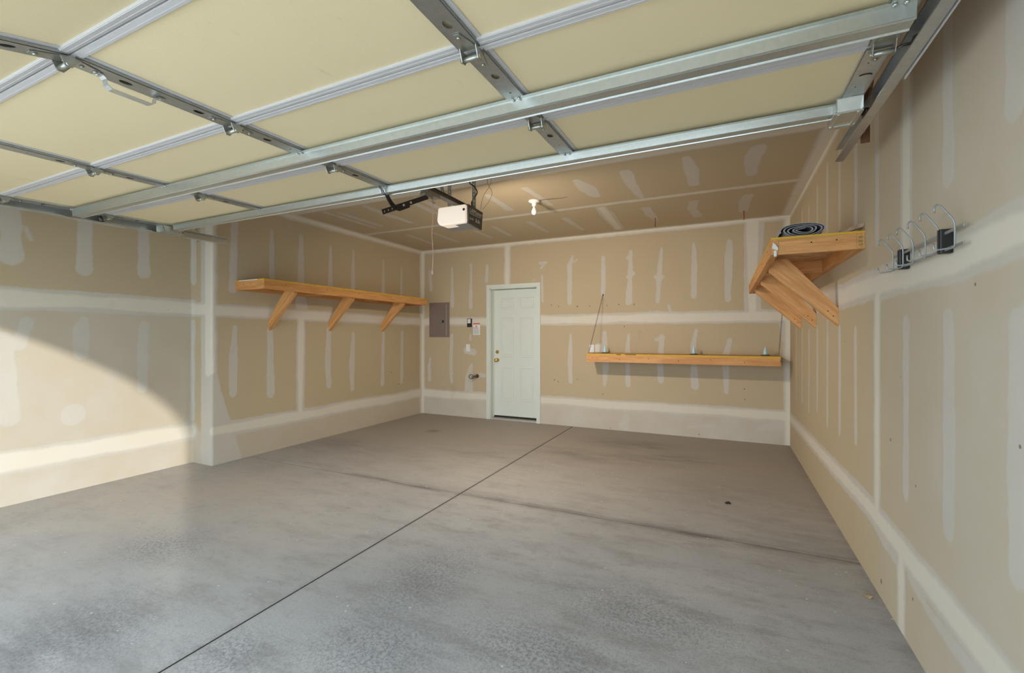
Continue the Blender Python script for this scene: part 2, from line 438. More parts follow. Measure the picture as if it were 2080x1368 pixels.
# ---- right wall (u = y)
mud = []; tape = [hz(1.575, YF, YB, .05, .012), ([(YF, .34), (1.6, .345), (2.3, .36), (3, .385), (4, .365), (YB, .335)], [.045, .05, .045, .035, .04, .035]),
        vt(2.46, 1.6, ZC, .042), vt(2.87, .42, 1.5, .036), vt(2.52, 0, .3, .03), ([(YF, ZC), (YB, ZC)], .035), ([(YB, 0), (YB, ZC)], .035)]
for y in (1.654, 2.06, 2.87, 3.28, 3.69, 4.09, 4.50, 4.91, 5.31, 5.72):
    mud.append(vt(y, 1.83+RNG.uniform(-.04, .05), 2.52+RNG.uniform(-.05, .1), .034 if y > 2.2 else .038))
for y in (1.654, 2.06, 2.46, 3.28, 3.69, 4.09, 4.50, 4.91, 5.31, 5.72):
    mud.append(vt(y, .64+RNG.uniform(-.03, .05), 1.37+RNG.uniform(-.04, .04), .032 if y > 2.2 else .04))
mud[0] = vt(1.66, 1.93, 2.8, .05); mud[1] = vt(2.065, 1.86, 2.7, .038)
mud.append(([(1.61, 1.37), (1.62, 1.0), (1.61, .68)], [.02, .055, .035])); mud.append(([(1.3, 1.75), (1.3, 2.6)], .04)); mud.append(([(1.25, .6), (1.25, 1.4)], .04))
mud.append(([(1.0, .22), (1.5, .24), (2.2, .25), (2.5, .30)], [.05, .045, .02, .01]))
mud.append(([(2.55, .28), (2.75, .30), (2.95, .33)], [.012, .03, .01]))
mud.append(([(2.62, 1.52), (2.9, 1.53)], [.035, .03]))
sheet('wall_right', axis_pts(YF, YB, .02), axis_pts(-.06, ZC, .02), lambda U, V: (U*0+XR, U, V), M['drywall'],
      drywall_attrs(mud, tape, lambda U, V: np.clip((3.3-U)/2.5, 0, .55)*1.0), flip=True)  # greyer towards the opening: cool daylight tint put into the colour

# ---- back wall (u = x)
def B(px, py): return ony(YB, px, py)
def bs(*pts, r=.034): mud.append(([B(*p) for p in pts], r))
mud = []; tape = [hz(1.545, XL, DX0-.05, .05), hz(1.545, DX1+.05, XR, .05, .006), hz(.345, XL, DX0-.05, .045), hz(.35, DX1+.05, XR, .042, .008),
        ([(XL, ZC), (XR, ZC)], .033), ([(XL, 0), (XL, ZC)], .045), ([(XR, 0), (XR, ZC)], .045),
        ([B(1031, 498), B(1030, 575)], .035), ([B(1528, 450), B(1528, 640)], [.07, .035])]
bs((873, 552), (876, 590), r=.03); bs((918, 545), (919, 622), r=[.02, .035]); bs((957, 538), (956, 624), r=[.018, .034]); bs((990, 540), (988, 572), r=.024)
bs((1164, 520), (1157, 540), (1157, 616), r=[.012, .035, .03]); bs((1172, 528), (1163, 535), r=.012)
bs((1225, 523), (1226, 575), (1224, 600), r=[.022, .034, .02]); bs((1281, 512), (1280, 560), (1277, 614), r=[.02, .032, .045]); bs((1274, 525), (1280, 520), r=.02)
bs((1285, 556), (1276, 563), r=.03); bs((1344, 504), (1339, 560), (1336, 612), r=[.012, .034, .024]); bs((1331, 563), (1348, 562), r=[.02, .018]); bs((1340, 552), (1340, 565), r=[.01, .05])
bs((1409, 495), (1410, 540), (1409, 602), r=[.018, .036, .034]); bs((1482, 492), (1480, 530), (1478, 608), r=[.034, .045, .034])
bs((1096, 535), (1110, 533), (1099, 545), r=[.012, .012, .008]); bs((1080, 572), (1086, 568), r=.012); bs((1101, 562), (1102, 612), r=.02)
bs((1159, 680), (1158, 730), (1159, 776), r=[.014, .034, .026]); bs((1228, 676), (1230, 750), (1228, 782), r=[.025, .045, .02])
bs((1277, 680), (1274, 720), (1276, 782), r=[.016, .036, .028]); bs((1332, 690), (1347, 686), r=.022); bs((1344, 684), (1341, 740), (1342, 774), r=[.026, .036, .035])
bs((1415, 670), (1408, 700), (1411, 785), r=[.012, .03, .045]); bs((1483, 690), (1474, 725), (1475, 796), r=[.02, .04, .025])
bs((874, 728), (872, 745), (873, 772), r=[.014, .035, .03]); bs((918, 682), (916, 730), (917, 776), r=[.03, .032, .03])
bs((956, 682), (955, 690), r=.02); bs((958, 742), (952, 765), (947, 795), r=[.02, .06, .03]); bs((957, 760), (956, 804), r=.035); bs((975, 762), (984, 764), r=.03)
bs((1272, 848), (1270, 870), r=.045); bs((1264, 863), (1270, 858), r=.04); bs((1276, 822), (1280, 826), r=.03); bs((1398, 868), (1450, 866), r=.02)
bs((1540, 872), (1600, 862), r=[.02, .09]); bs((1260, 465), (1275, 468), r=[.012, .03]); bs((1592, 660), (1596, 690), r=.04); bs((1547, 455), (1538, 600), r=[.03, .02])
bs((1358, 620), (1361, 632), r=.015); bs((1216, 705), (1217, 718), r=.05); bs((1320, 634), (1480, 638), r=.014); bs((947, 712), (962, 716), r=.05)
def washB(U, V):
    lo = np.clip((.40-V)/.05, 0, 1)*.85; return np.maximum(lo, np.clip(1-np.abs(U+4.2)/.3, 0, 1)*0)
vsz = axis_pts(-.06, ZC, .02, (DZ,)); usx = axis_pts(XL, XR, .02, (DX0, DX1))
sheet('wall_back', usx, vsz, lambda U, V: (U, U*0+YB, V), M['drywall'], drywall_attrs(mud, tape, washB), hole=(DX0, DX1, -1, DZ), flip=True)

# ---- left wall with its jog; u = running length along the plan
PLAN = [(XJ, YF), (XJ, YJ), (XL, YJ), (XL, YB)]
s1 = YJ-YF; s2 = s1+(XL-XJ); s3 = s2+(YB-YJ)
def Lf(px, py): y, z = onx(XJ, px, py); return (y-YF, z)
def Lj(px, py): x, z = ony(YJ, px, py); return (s1+(x-XJ), z)
def Lm(px, py): y, z = onx(XL, px, py); return (s2+(y-YJ), z)
mud = []
tape = [hz(1.60, 0, s1, .055, .01), hz(1.575, s1, s2, .045, .004), ([(s2, 1.565), (s3, 1.55)], [.05, .045]), hz(.335, 0, s1, .06, .01), hz(.34, s2, s3, .048, .012),
        ([Lm(612, 642), Lm(610, 838)], [.04, .03]), ([(s2, ZC), (s3, ZC)], .04), ([(0, ZC), (s1, ZC)], .035), ([(s3, 0), (s3, ZC)], .04),
        ([(s2-.06, .95), (s2-.06, ZC)], .05), ([(s2+.005, .95), (s2+.005, ZC)], .03)]
def ls(f, *pts, r=.04): mud.append(([f(*p) for p in pts], r))
ls(Lf, (22, 380), (22, 470), (22, 520), r=[.05, .055, .07]); ls(Lf, (174, 440), (172, 500), (172, 545), r=[.05, .05, .06]); ls(Lf, (292, 460), (292, 520), (293, 555), r=[.045, .045, .055])
ls(Lf, (172, 650), (166, 670), (166, 720), r=[.03, .055, .05]); ls(Lf, (293, 660), (290, 700), (290, 790), r=[.035, .045, .04]); ls(Lf, (55, 655), (40, 700), r=.04)
ls(Lf, (52, 462), (64, 488), r=.012); ls(Lf, (5, 690), (20, 850), r=.06); ls(Lf, (150, 840), (150, 845), r=.08)
ls(Lj, (394, 480), (394, 572), r=.04); ls(Lj, (393, 655), (392, 850), r=.032); mud.append(([(s2-.09, 0), (s2-.09, ZC)], .085))
ls(Lm, (477, 440), (475, 500), (474, 565), (474, 585), r=[.035, .038, .04, .055]); ls(Lm, (478, 665), (474, 730), (474, 800), r=[.02, .045, .04])
ls(Lm, (552, 470), (553, 570), r=[.02, .04]); ls(Lm, (612, 482), (611, 600), r=[.03, .05]); ls(Lm, (672, 502), (671, 600), r=[.02, .045]); ls(Lm, (718, 510), (717, 610), r=[.02, .04])
ls(Lm, (779, 530), (778, 600), r=[.015, .04]); ls(Lm, (816, 540), (815, 610), r=[.014, .034])
ls(Lm, (549, 670), (549, 730), (550, 800), r=[.03, .04, .05]); ls(Lm, (612, 615), (616, 640), r=.08); ls(Lm, (668, 672), (666, 740), (668, 783), r=[.035, .045, .04])
ls(Lm, (718, 680), (715, 740), (716, 790), r=[.03, .05, .03]); ls(Lm, (779, 678), (777, 780), r=[.03, .04]); ls(Lm, (817, 676), (816, 775), r=[.03, .035])
# bright wedge beside the outside corner, its light painted in the mud colour
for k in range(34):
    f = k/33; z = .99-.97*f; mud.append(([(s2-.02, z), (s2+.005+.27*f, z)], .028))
def washL(U, V):
    a = np.where(U < s1, np.clip((1.62-V)/.06, 0, 1)*.6, 0); return np.maximum(a, np.where(U > s2, np.clip((.36-V)/.05, 0, 1)*.45, np.clip((.36-V)/.05, 0, 1)*.8))
us = np.array(sorted(set(list(axis_pts(0, s1, .02))+list(axis_pts(s1, s2, .02))+list(axis_pts(s2, s3, .02)))))
us = us[np.insert(np.diff(us) > 1e-4, 0, True)]
def posL(U, V):
    X = np.where(U <= s1, XJ, np.where(U <= s2, XJ+(U-s1), XL)); Y = np.where(U <= s1, YF+U, np.where(U <= s2, YJ, YJ+(U-s2))); return X, Y, V
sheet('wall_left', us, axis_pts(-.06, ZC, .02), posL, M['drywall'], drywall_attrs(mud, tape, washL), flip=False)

# ---- ceiling (u = x, v = y)
def cz(px, py): return onz(ZC, px, py)
mud = []
tape = [([(XJ, 4.88), (XR, 4.88)], .028), ([(XJ, 3.68), (XR, 3.68)], .045), ([(XL, YB), (XR, YB)], .05), ([(XL, YJ), (XL, YB)], .05), ([(XR, YF), (XR, YB)], .075),
        ([cz(1222, 423), cz(1256, 465)], .04), ([(XJ, 2.44), (XR, 2.44)], .04), ([(XJ, 1.22), (XR, 1.22)], .04)]
def cs(*pts, r=.045): mud.append(([cz(*p) for p in pts], r))
cs((690, 433), (772, 459), r=.04); cs((752, 425), (800, 443), r=.03); cs((842, 413), (885, 434), r=.04); cs((990, 397), (1035, 426), r=[.03, .05])
cs((1067, 383), (1120, 417), r=[.035, .025]); cs((1170, 367), (1192, 383), (1210, 398), r=[.03, .085, .05]); cs((1271, 350), (1282, 373), (1303, 402), r=[.055, .05, .03])
cs((1393, 320), (1405, 345), (1410, 375), r=[.03, .06, .05]); cs((1541, 300), (1528, 325), (1527, 354), r=[.06, .06, .04])
cs((830, 478), (880, 496), r=.035); cs((882, 474), (930, 492), r=.035); cs((967, 470), (997, 483), r=.03); cs((1003, 461), (1036, 479), r=.035)
cs((1076, 452), (1112, 472), r=[.04, .025]); cs((1147, 444), (1183, 467), r=[.04, .03]); cs((1216, 418), (1232, 435), (1258, 465), r=[.05, .085, .06])
cs((1312, 423), (1320, 435), (1334, 448), r=[.05, .055, .03]); cs((1410, 410), (1405, 424), (1418, 440), r=[.05, .045, .05]); cs((1520, 397), (1512, 412), (1510, 430), r=[.05, .055, .045])
for x in (-4.2, -3.6, -2.9): mud.append(([(x, 3.8), (x, 4.6)], .035))
sheet('ceiling', axis_pts(XJ, XR, .025), axis_pts(YF, YB, .025), lambda U, V: (U, V, U*0+ZC), M['drywall'], drywall_attrs(mud, tape), flip=True)

# ---- floor, sawn joint at x=-1.975, shallow cross joint at y=3.19
JX, JY = -1.975, 3.19
fx = axis_pts(XJ, XR, .04, (JX-.0045, JX-.004, JX+.004, JX+.0045)); fy = axis_pts(YF, YB, .04, (JY-.006, JY-.002, JY+.002, JY+.006))
def posF(U, V):
    Z = np.where(np.abs(U-JX) < .0043, -.035, 0.); Z = np.where((np.abs(V-JY) < .0025), np.minimum(Z, -.004), Z); return U, V, Z
def brown(U, V):
    a = np.clip((V-2.6)/2.2, 0, 1)*.8
    a = a*np.clip((U+4.9)/.3, 0, 1); return np.clip(a, 0, .85)
def stain_shade(U, V):
    a = np.exp(-((V-JY+.01)/.045)**2)*np.clip((U+3.6)/.8, 0, 1)*1.3
    for (px, py, sx, sy, k) in ((1190, 925, .9, .28, .5), (1350, 930, .5, .2, .6), (1290, 905, .5, .3, .6), (1010, 925, .9, .3, .35), (1480, 1000, .5, .5, .3), (700, 905, 1.1, .3, .35), (1620, 1090, .25, .5, .3), (880, 876, .08, .08, .9), (40, 1330, .35, .35, .6), (200, 1330, .4, .15, .35)):  # last two entries paint the shade of the near left corner
        x, y = onz(0, px, py); a = np.maximum(a, 1.6*k*np.exp(-((U-x)/sx)**2-((V-y)/sy)**2))
    a = np.maximum(a, .6*np.exp(-((U-XR)/.05)**2)); return a
def roughf(U, V):
    a = U*0
    for (px, py, sx, sy) in ((860, 1180, .22, .4), (760, 1320, .3, .25), (1100, 1330, .4, .2), (330, 1110, .3, .2), (150, 1290, .3, .3), (470, 1330, .2, .15), (1300, 1250, .4, .2)):
        x, y = onz(0, px, py); a = np.maximum(a, np.exp(-((U-x)/sx)**2-((V-y)/sy)**2))
    return a
def sunlit_beige(U, V):
    x, y = onz(0, 380, 1020); return .95*np.exp(-((U-x)/1.5)**2-((V-y)/.95)**2)  # paler warm tone painted in for the sunlit floor along the left wall
fl = sheet('floor', fx, fy, posF, M['floor'], {'brown': brown, 'stain_shade': stain_shade, 'rough': roughf, 'sunlit_beige': sunlit_beige})
fl.data.materials.append(plain('joint_dirt', (.055, .048, .042), .9))
cen = np.zeros(len(fl.data.polygons)*3); fl.data.polygons.foreach_get('center', cen); cen = cen.reshape(-1, 3)
mi = (np.abs(cen[:, 0]-JX) < .0044) | ((np.abs(cen[:, 1]-JY) < .0019) & (cen[:, 0] > -.9))
fl.data.polygons.foreach_set('material_index', mi.astype(np.int32)); fl.data.update()

# ---- front wall round the big opening, outside arch, and the drive
mb = MB()
arch_r = [(.46, 0), (.46, 1.72), (.43, 1.83), (.33, 1.94), (.17, 2.03), (-.05, 2.105), (-.45, 2.185), (-.9, 2.225), (-1.4, 2.24)]
cx = -1.94; arch_l = [(2*cx-x, z) for x, z in reversed(arch_r)]
mb.prism([(1.1, 0), (1.1, 3.0), (-5.4, 3.0), (-5.4, 0)]+arch_l[::-1][:0]+[p for p in reversed(arch_l)]+[p for p in reversed(arch_r)], 'y', YF-.10, YF)
o = mb.build('wall_front', M['stucco']); o['kind'] = 'structure'
mb = MB(); mb.box((-14, -16, -.12), (16, YF, -.005)); o = mb.build('driveway', M['concrete_out']); o['kind'] = 'structure'

# ---- entry door
d1 = thing('door_1', '', '', ((DX0+DX1)/2, YB, 0), kind='structure')
yd = YB+.115
mb = MB()
def arch(x0, x1, z1, wd, y0_, y1_):
    mb.prism([(x0, 0), (x0, z1), (x1, z1), (x1, 0), (x1-wd, 0), (x1-wd, z1-wd), (x0+wd, z1-wd), (x0+wd, 0)], 'y', y0_, y1_)
arch(DX0-.048, DX1+.048, DZ+.048, .054, YB-.016, YB)
arch(DX0-.042, DX1+.042, DZ+.042, .018, YB-.021, YB-.0155)
arch(DX0-.018, DX1+.018, DZ+.018, .012, YB-.019, YB-.0155)
mb.build('casing', M['doorpaint'], d1)
mb = MB()
mb.box((DX0-.002, YB-.004, 0), (DX0+.018, yd+.06, DZ), 0); mb.box((DX1-.018, YB-.004, 0), (DX1+.002, yd+.06, DZ), 0); mb.box((DX0, YB-.004, DZ-.018), (DX1, yd+.06, DZ+.002), 0)
mb.box((DX0+.016, yd-.014, .03), (DX0+.028, yd+.01, DZ-.016)); mb.box((DX0, yd+.05, 0), (DX1, yd+.06, DZ))
mb.build('jamb', M['doorpaint'], d1)
mb = MB(); zx0, zx1 = DX0+.022, DX1-.02
mb.box((zx0, yd, .048), (zx1, yd+.045, DZ-.022), .002)
def moulding(x0, x1, z0, z1):
    # mitred raised frame round a flat field with a raised centre
    prev = None
    for ins, dp in ((0, .001), (.003, -.005), (.010, -.006), (.016, .0005), (.030, .0005), (.036, -.004)):
        ring = mb.verts([(x0+ins, yd+dp, z0+ins), (x1-ins, yd+dp, z0+ins), (x1-ins, yd+dp, z1-ins), (x0+ins, yd+dp, z1-ins)])
        if prev and not ins == .030:
            for k in range(4): mb.face([prev[k], prev[(k+1) % 4], ring[(k+1) % 4], ring[k]])
        prev = ring
    mb.face(prev)
for xa, xb in ((-3.205, -2.975), (-2.875, -2.645)):
    for za, zb in ((1.74, 1.91), (.975, 1.60), (.29, .815)): moulding(xa, xb, za, zb)
slab = mb.build('slab', M['doorpaint'], d1)
mb = MB(); mb.box((zx0, yd-.01, .03), (zx1, yd+.04, .046)); mb.build('door_sweep', M['hole'], d1)
mb = MB(); mb.box((DX0+.018, YB-.01, 0), (DX1-.018, yd+.05, .022), .003); mb.box((DX0+.018, YB-.015, 0), (DX1-.018, YB+.012, .014), .003); mb.build('threshold', M['sill'], d1)
mb = MB(); mb.lathe((-3.265, yd, 1.055), [(.030, 0), (.030, -.008), (.024, -.016), (.012, -.018), (.012, -.022), (.004, -.024)], 'y'); o = mb.build('deadbolt', M['brass'], slab)
mb = MB(); mb.lathe((-3.265, yd, .925), [(.033, 0), (.033, -.006), (.014, -.012), (.013, -.035), (.022, -.042), (.028, -.055), (.026, -.068), (.014, -.076), (.004, -.077)], 'y'); o = mb.build('knob', M['brass'], slab)

# ------------------------------------------------------------------ overhead garage door
GX0, GX1 = -4.30, .488
def zs(y): return 2.254+.025*(y-2.34)
JY_ = [2.34, 1.79, 1.24, .695]
gd = thing('garage_door', 'raised sectional garage door with cream panels and galvanised struts', 'garage door', ((GX0+GX1)/2, 1.5, 2.25))
STX = [-.728, -1.92-.0, -3.10]
BOT = math.radians(15)
def frame_pts(i):
    """returns origin (y,z at house-side edge), unit direction towards street, normal down"""
    if i < 3:
        y1, y0 = JY_[i], JY_[i+1]; a = Vector((0, y1, zs(y1))); b = Vector((0, y0, zs(y0)))
    else:
        a = Vector((0, JY_[3], zs(JY_[3]))); b = a+Vector((0, -.545*math.cos(BOT), -.545*math.sin(BOT)))
    d = (b-a).normalized(); n = Vector((0, d.z, -d.y)); 
    if n.z > 0: n = -n
    return a, d, (b-a).length, n
def obox(mb, a, d, n, x0, x1, u0, u1, w0, w1, bev=0, mi=0):
    """box in section frame: x, u along d, w along n (down)"""
    rows = []
    b2 = bmesh.new(); bmesh.ops.create_cube(b2, size=1)
    for v in b2.verts:
        v.co = Vector(((x0+x1)/2+v.co.x*(x1-x0), (u0+u1)/2+v.co.y*(u1-u0), (w0+w1)/2+v.co.z*(w1-w0)))
    if bev: bmesh.ops.bevel(b2, geom=b2.edges[:], offset=bev, segments=2, affect='EDGES')
    for v in b2.verts:
        c = v.co.copy(); v.co = Vector((c.x, 0, 0))+Vector((0, a.y, a.z))+d*c.y+n*c.z
    mb.merge(b2, mi)
def P3(a, d, n, x, u, w): return Vector((x, a.y, a.z))+d*u+n*w
secs = []
for i in range(4):
    a, d, Ln, n = frame_pts(i)
    g = .0035
    mb = MB(); obox(mb, a, d, n, GX0, GX1, g, Ln-g, -.045, 0)
    sec = mb.build('door_section', M['skin'], gd); secs.append(sec)
    mb = MB()
    for (u0, u1) in ((g, g+.030), (Ln-g-.028, Ln-g)):
        if i == 0 and u0 == g: continue
        obox(mb, a, d, n, GX0, GX1, u0, u1, -.002, .010, .002)
        obox(mb, a, d, n, GX0, GX1, u0+(.008 if u0 > .1 else .010), u0+(.011 if u0 > .1 else .013), .009, .0110)
    mb.build('edge_rail', M['lip'], sec)
    # stiles
    for x in STX:
        mb = MB(); w2 = .036
        o0 = P3(a, d, n, x-0, .012, .016)
        mb.perf(o0, d, Vector((1, 0, 0)), Ln-.024, w2*2, 6, .0001, .0015)
        mb.b.free(); mb = MB()
        # channel floor with three oval openings and two small ones
        cells = [('s', .16), ('h', .17), ('s', .10), ('d', .10), ('s', .10), ('h', .17), ('s', .20)]
        tot = Ln-.024; u = .012
        for kind, fr in cells:
            ln = tot*fr
            if kind == 's': obox(mb, a, d, n, x-w2, x+w2, u, u+ln, .0145, .0165)
            else:
                hr, uo = (.013, 1.5) if kind == 'h' else (.004, 1)
                mb.perf(P3(a, d, n, x, u, .0145), d, Vector((1, 0, 0)), ln, w2*2, 1, hr, .002*(1 if d.cross(Vector((1, 0, 0))).dot(n) > 0 else -1), uo)
            u += ln
        obox(mb, a, d, n, x-w2, x-w2+.002, .012, Ln-.012, 0, .0165); obox(mb, a, d, n, x+w2-.002, x+w2, .012, Ln-.012, 0, .0165)
        st = mb.build('stile', M['stile'], sec)
        mb = MB(); obox(mb, a, d, n, x+w2, x+w2+.017, .012, Ln-.012, 0, .004, .001); obox(mb, a, d, n, x-w2-.006, x-w2, .012, Ln-.012, 0, .002)
        mb.build('stile_flange', M['lip'], sec)
    for x0, x1 in ((GX0, GX0+.075), (GX1-.075, GX1)):
        mb = MB(); obox(mb, a, d, n, x0, x1, .012, Ln-.012, .0145, .0165)
        xe = x0 if x0 > -2 else x1-.002
        obox(mb, a, d, n, xe, xe+.002, .012, Ln-.012, 0, .0165)
        xo = x1-.002 if x0 > -2 else x0
        obox(mb, a, d, n, xo, xo+.002, .0, Ln, -.045, .0165)
        # punched crescents
        st = mb.build('end_stile', M['galv'], sec)
        mb = MB()
        for uu in (.12, .36):
            pts = [P3(a, d, n, (x0+x1)/2+.02*math.cos(t), uu+.012*math.sin(t), .0172) for t in np.linspace(.2, PI-.6, 7)]
            mb.tube(pts, .0025, 6)
        for uu in (.2, .28, .45): mb.lathe(tuple(P3(a, d, n, (x0+x1)/2-.01, uu, .0168)), [(.003, 0), (.003, .001)], 'z', 8)
        mb.build_each('stile_slot', M['hole'], sec)
# struts (hat channels) on the two inner sections
def strut(yc, name='strut'):
    z0 = zs(yc)-.0165; mb = MB(); t = .0016
    prof = [(-.050, 0), (-.050, -t), (-.034, -t), (-.028, -.041), (-.032, -.045), (-.026, -.048), (-.022, -.043), (.022, -.043), (.026, -.048), (.032, -.045), (.028, -.041), (.034, -t), (.050, -t), (.050, 0), (.032, 0), (.025, -.039), (-.025, -.039), (-.032, 0)]
    k = .80 if yc > 2 else 1
    pts = [(yc+(p[0] if p[0] < 0 else p[0]*.45 if yc > 2 else p[0]), z0+p[1]*(k if p[1] < -.01 else 1)) for p in prof]
    mb.prism(pts, 'x', GX0+(.02 if yc < 2 else .10), GX1-(.012 if yc < 2 else .09))
    s = mb.build(name, M['strut'], gd); s['label'] = 'galvanised hat channel strut nearest the house' if yc > 2 else 'galvanised hat channel strut beside the first joint'
    mb = MB()
    for x in STX+[GX1-.05, GX0+.05]:
        for dx in (-.012, .014): mb.lathe((x+dx, yc-.042, z0-t-.0005), [(.006, 0), (.006, -.004), (.003, -.006), (.001, -.006)], 'z', 8)
    mb.build_each('bolt', M['galv'], s)
strut(2.235); strut(1.615)
# hinges
def hinge(x, i, roller=0):
    """at joint between section i and i+1"""
    y, z = JY_[i+1], zs(JY_[i+1])-.018; mb = MB(); hw = .030
    a, d, Ln, n = frame_pts(i); a2, d2, L2, n2 = frame_pts(i+1)
    # two tapered leaves
    for (aa, dd, nn, u0, u1, flip) in ((a, d, n, Ln-.085, Ln-.012, 0), (a2, d2, n2, .095, .012, 1)):
        q = [P3(aa, dd, nn, x-.010, u0, .0175), P3(aa, dd, nn, x+.010, u0, .0175), P3(aa, dd, nn, x+hw, u1, .0175), P3(aa, dd, nn, x-hw, u1, .0175)]
        q2 = [p+nn*.0025 for p in q]; A = mb.verts(q); B_ = mb.verts(q2)
        for k in range(4): mb.face([A[k], A[(k+1) % 4], B_[(k+1) % 4], B_[k]])
        mb.face(A[::-1]); mb.face(B_)
    # side ears carrying the pin
    for sx in (-hw, hw-.0025):
        pts = [(y+.030, z+.002), (y+.006, z-.034), (y-.012, z-.034), (y-.028, z+.002)]
        mb.prism(pts, 'x', x+sx, x+sx+.0025)
    h = mb.build('hinge', M['hinge'], secs[i])
    mb = MB(); mb.tube([(x-hw-.006, y-.003, z-.024), (x+hw+.006, y-.003, z-.024)], .0085, 10)
    for (aa, dd, nn, u) in ((a, d, n, Ln-.075), (a, d, n, Ln-.04), (a2, d2, n2, .08)):
        p = P3(aa, dd, nn, x, u, .020); mb.tube([p, p+nn*.006], [.007, .005], 8)
    mb.build('hinge_pin', M['hinge'], secs[i])
    if roller:
        xr = x+roller*.085; zr = 2.190+.0128*(y-.28); mb = MB(); mb.tube([(x+roller*.03, y-.003, z-.024), (x+roller*.05, y-.003, zr), (xr, y-.003, zr)], .005, 8)
        mb.lathe((xr, y-.003, zr), [(.008, -.012), (.020, -.011), (.023, -.004), (.023, .004), (.020, .011), (.008, .012)], 'x', 16)
        mb.build('roller', M['dark_steel'], secs[i])
for i in range(3):
    for x in STX: hinge(x, i)
    hinge(GX0+.035, i, -1); hinge(GX1-.035, i, 1)
# top roller brackets
for x, sg in ((GX1-.04, 1), (GX0+.04, -1)):
    z = zs(2.22)-.018; mb = MB(); xa, xb = x-.052, x+.036
    mb.box((xa, 2.135, z-.006), (xb, 2.30, z-.001), .001)
    for xx in (xa, xb-.003): mb.box((xx, 2.135, z-.052), (xx+.003, 2.30, z-.004), .001)
    mb.box((xa-.004, 2.15, z-.056), (xb+.004, 2.275, z-.050), .002)
    for dx in (.006, .070): mb.box((xa+dx, 2.152, z-.061), (xa+dx+.010, 2.272, z-.055), .002)
    mb.box((xa, 2.27, z-.060), (xb, 2.295, z-.054), .001)
    mb.prism([(2.135, z-.004), (2.138, z-.002), (2.158, z-.052), (2.155, z-.055)], 'x', xa, xb)
    br = mb.build('roller_bracket', M['strut'], gd)
    zr = 2.216; mb = MB(); mb.tube([(x-.045*sg, 2.29, z-.04), (x+sg*.036, 2.29, z-.04), (x+sg*.05, 2.29, zr), (x+sg*.09, 2.29, zr)], .005, 8)
    mb.lathe((x+sg*.078, 2.29, zr), [(.008, -.012), (.020, -.011), (.023, -.004), (.023, .004), (.020, .011), (.008, .012)], 'x', 16)
    mb.build('roller', M['dark_steel'], br)
# lift handle on the third section
a, d, Ln, n = frame_pts(2); mb = MB(); hx = STX[1]-.012
u0, u1 = Ln-.10, Ln-.26
prof = [(u0+.022, .018), (u0+.004, .019), (u0-.004, .026), (u0-.008, .046), (u0-.020, .055), (u1+.020, .055), (u1+.008, .046), (u1+.004, .026), (u1-.004, .019), (u1-.022, .018)]
for k in range(len(prof)-1):
    (ua, wa), (ub, wb) = prof[k], prof[k+1]
    q = [P3(a, d, n, hx-.015, ua, wa), P3(a, d, n, hx+.015, ua, wa), P3(a, d, n, hx+.015, ub, wb), P3(a, d, n, hx-.015, ub, wb)]
    A = mb.verts(q); B_ = mb.verts([p+n*.003 for p in q])
    for m_ in range(4): mb.face([A[m_], A[(m_+1) % 4], B_[(m_+1) % 4], B_[m_]])
    mb.face(A[::-1]); mb.face(B_)
for uu in (u0+.014, u1-.014):
    p = P3(a, d, n, hx, uu, .020); mb.tube([p, p+n*.006], [.007, .005], 8)
mb.build('lift_handle', M['galv'], secs[2])

# ------------------------------------------------------------------ tracks
def track(x, sg, label):
    yE = 2.78; t = thing('door_track', label, 'garage door track', (x, yE, 2.2), 'horizontal tracks of the garage door')
    path = [Vector((x, yE, 2.222)), Vector((x, .28, 2.190))]
    for k in range(1, 9):
        an = k/8*PI/2; path.append(Vector((x, .28-.36*math.sin(an), 1.83+.36*math.cos(an))))
    path.append(Vector((x, -.08, .05)))
    # C profile in local frame: outward (sg*x), and normal
    prof = [(-.022, -.030), (-.022, -.024), (-.018, -.028), (.010, -.030), (.016, -.024), (.016, .024), (.010, .030), (-.018, .028), (-.022, .024), (-.022, .030), (.012, .033), (.0185, .026), (.0185, -.026), (.012, -.033)]
    mb = MB(); rings = []
    for i, p in enumerate(path):
        dd = (path[min(i+1, len(path)-1)]-path[max(0, i-1)]).normalized(); nn = Vector((0, dd.z, -dd.y))
        rings.append(mb.verts([p+Vector((sg*a, 0, 0))+nn*b for a, b in prof]))
    m_ = len(prof)
    for i in range(len(rings)-1):
        for k in range(m_):
            if k == m_: continue
            mb.face([rings[i][k], rings[i][(k+1) % m_], rings[i+1][(k+1) % m_], rings[i+1][k]])
    mb.build('rail', M['galv'], t)
    mb = MB(); xa = x+sg*.020
    mb.box((min(xa, xa+sg*.004), .15, 2.175), (max(xa, xa+sg*.004), 1.95, 2.225)); mb.box((min(xa, xa+sg*.034), .15, 2.222), (max(xa, xa+sg*.034), 1.95, 2.226))
    mb.build('stiffening_angle', M['lip'], t)
    # perforated hanger up to the ceiling
    mb = MB(); xh = x+sg*.026; yh = 2.50
    mb.perf((xh, yh, 2.205), (0, 0, 1), (0, 1, 0), ZC-2.205, .036, 17, .006, .003*sg)
    mb.box((min(xh, xh+sg*.034), yh+.016, 2.175), (max(xh, xh+sg*.034), yh+.019, ZC))
    mb.build('hanger', M['rust'] if sg > 0 else M['galv'], t)
    mb = MB(); mb.perf((xh+sg*.004, yh-.01, 2.20), (0, -.42, .5), (0, .7, .6), .6, .03, 14, .005, .003*sg)
    mb.build('diagonal_strap', M['rust'] if sg > 0 else M['galv'], t)
    mb = MB()
    for yy in (2.60, 2.66, 1.9): mb.tube([(x+sg*.016, yy, 2.215), (x+sg*.034, yy, 2.215)], .006, 8)
    mb.build_each('bolt', M['galv'], t)
    return t
track(.532, 1, 'galvanised door track along the right wall, end sticking out past the door')
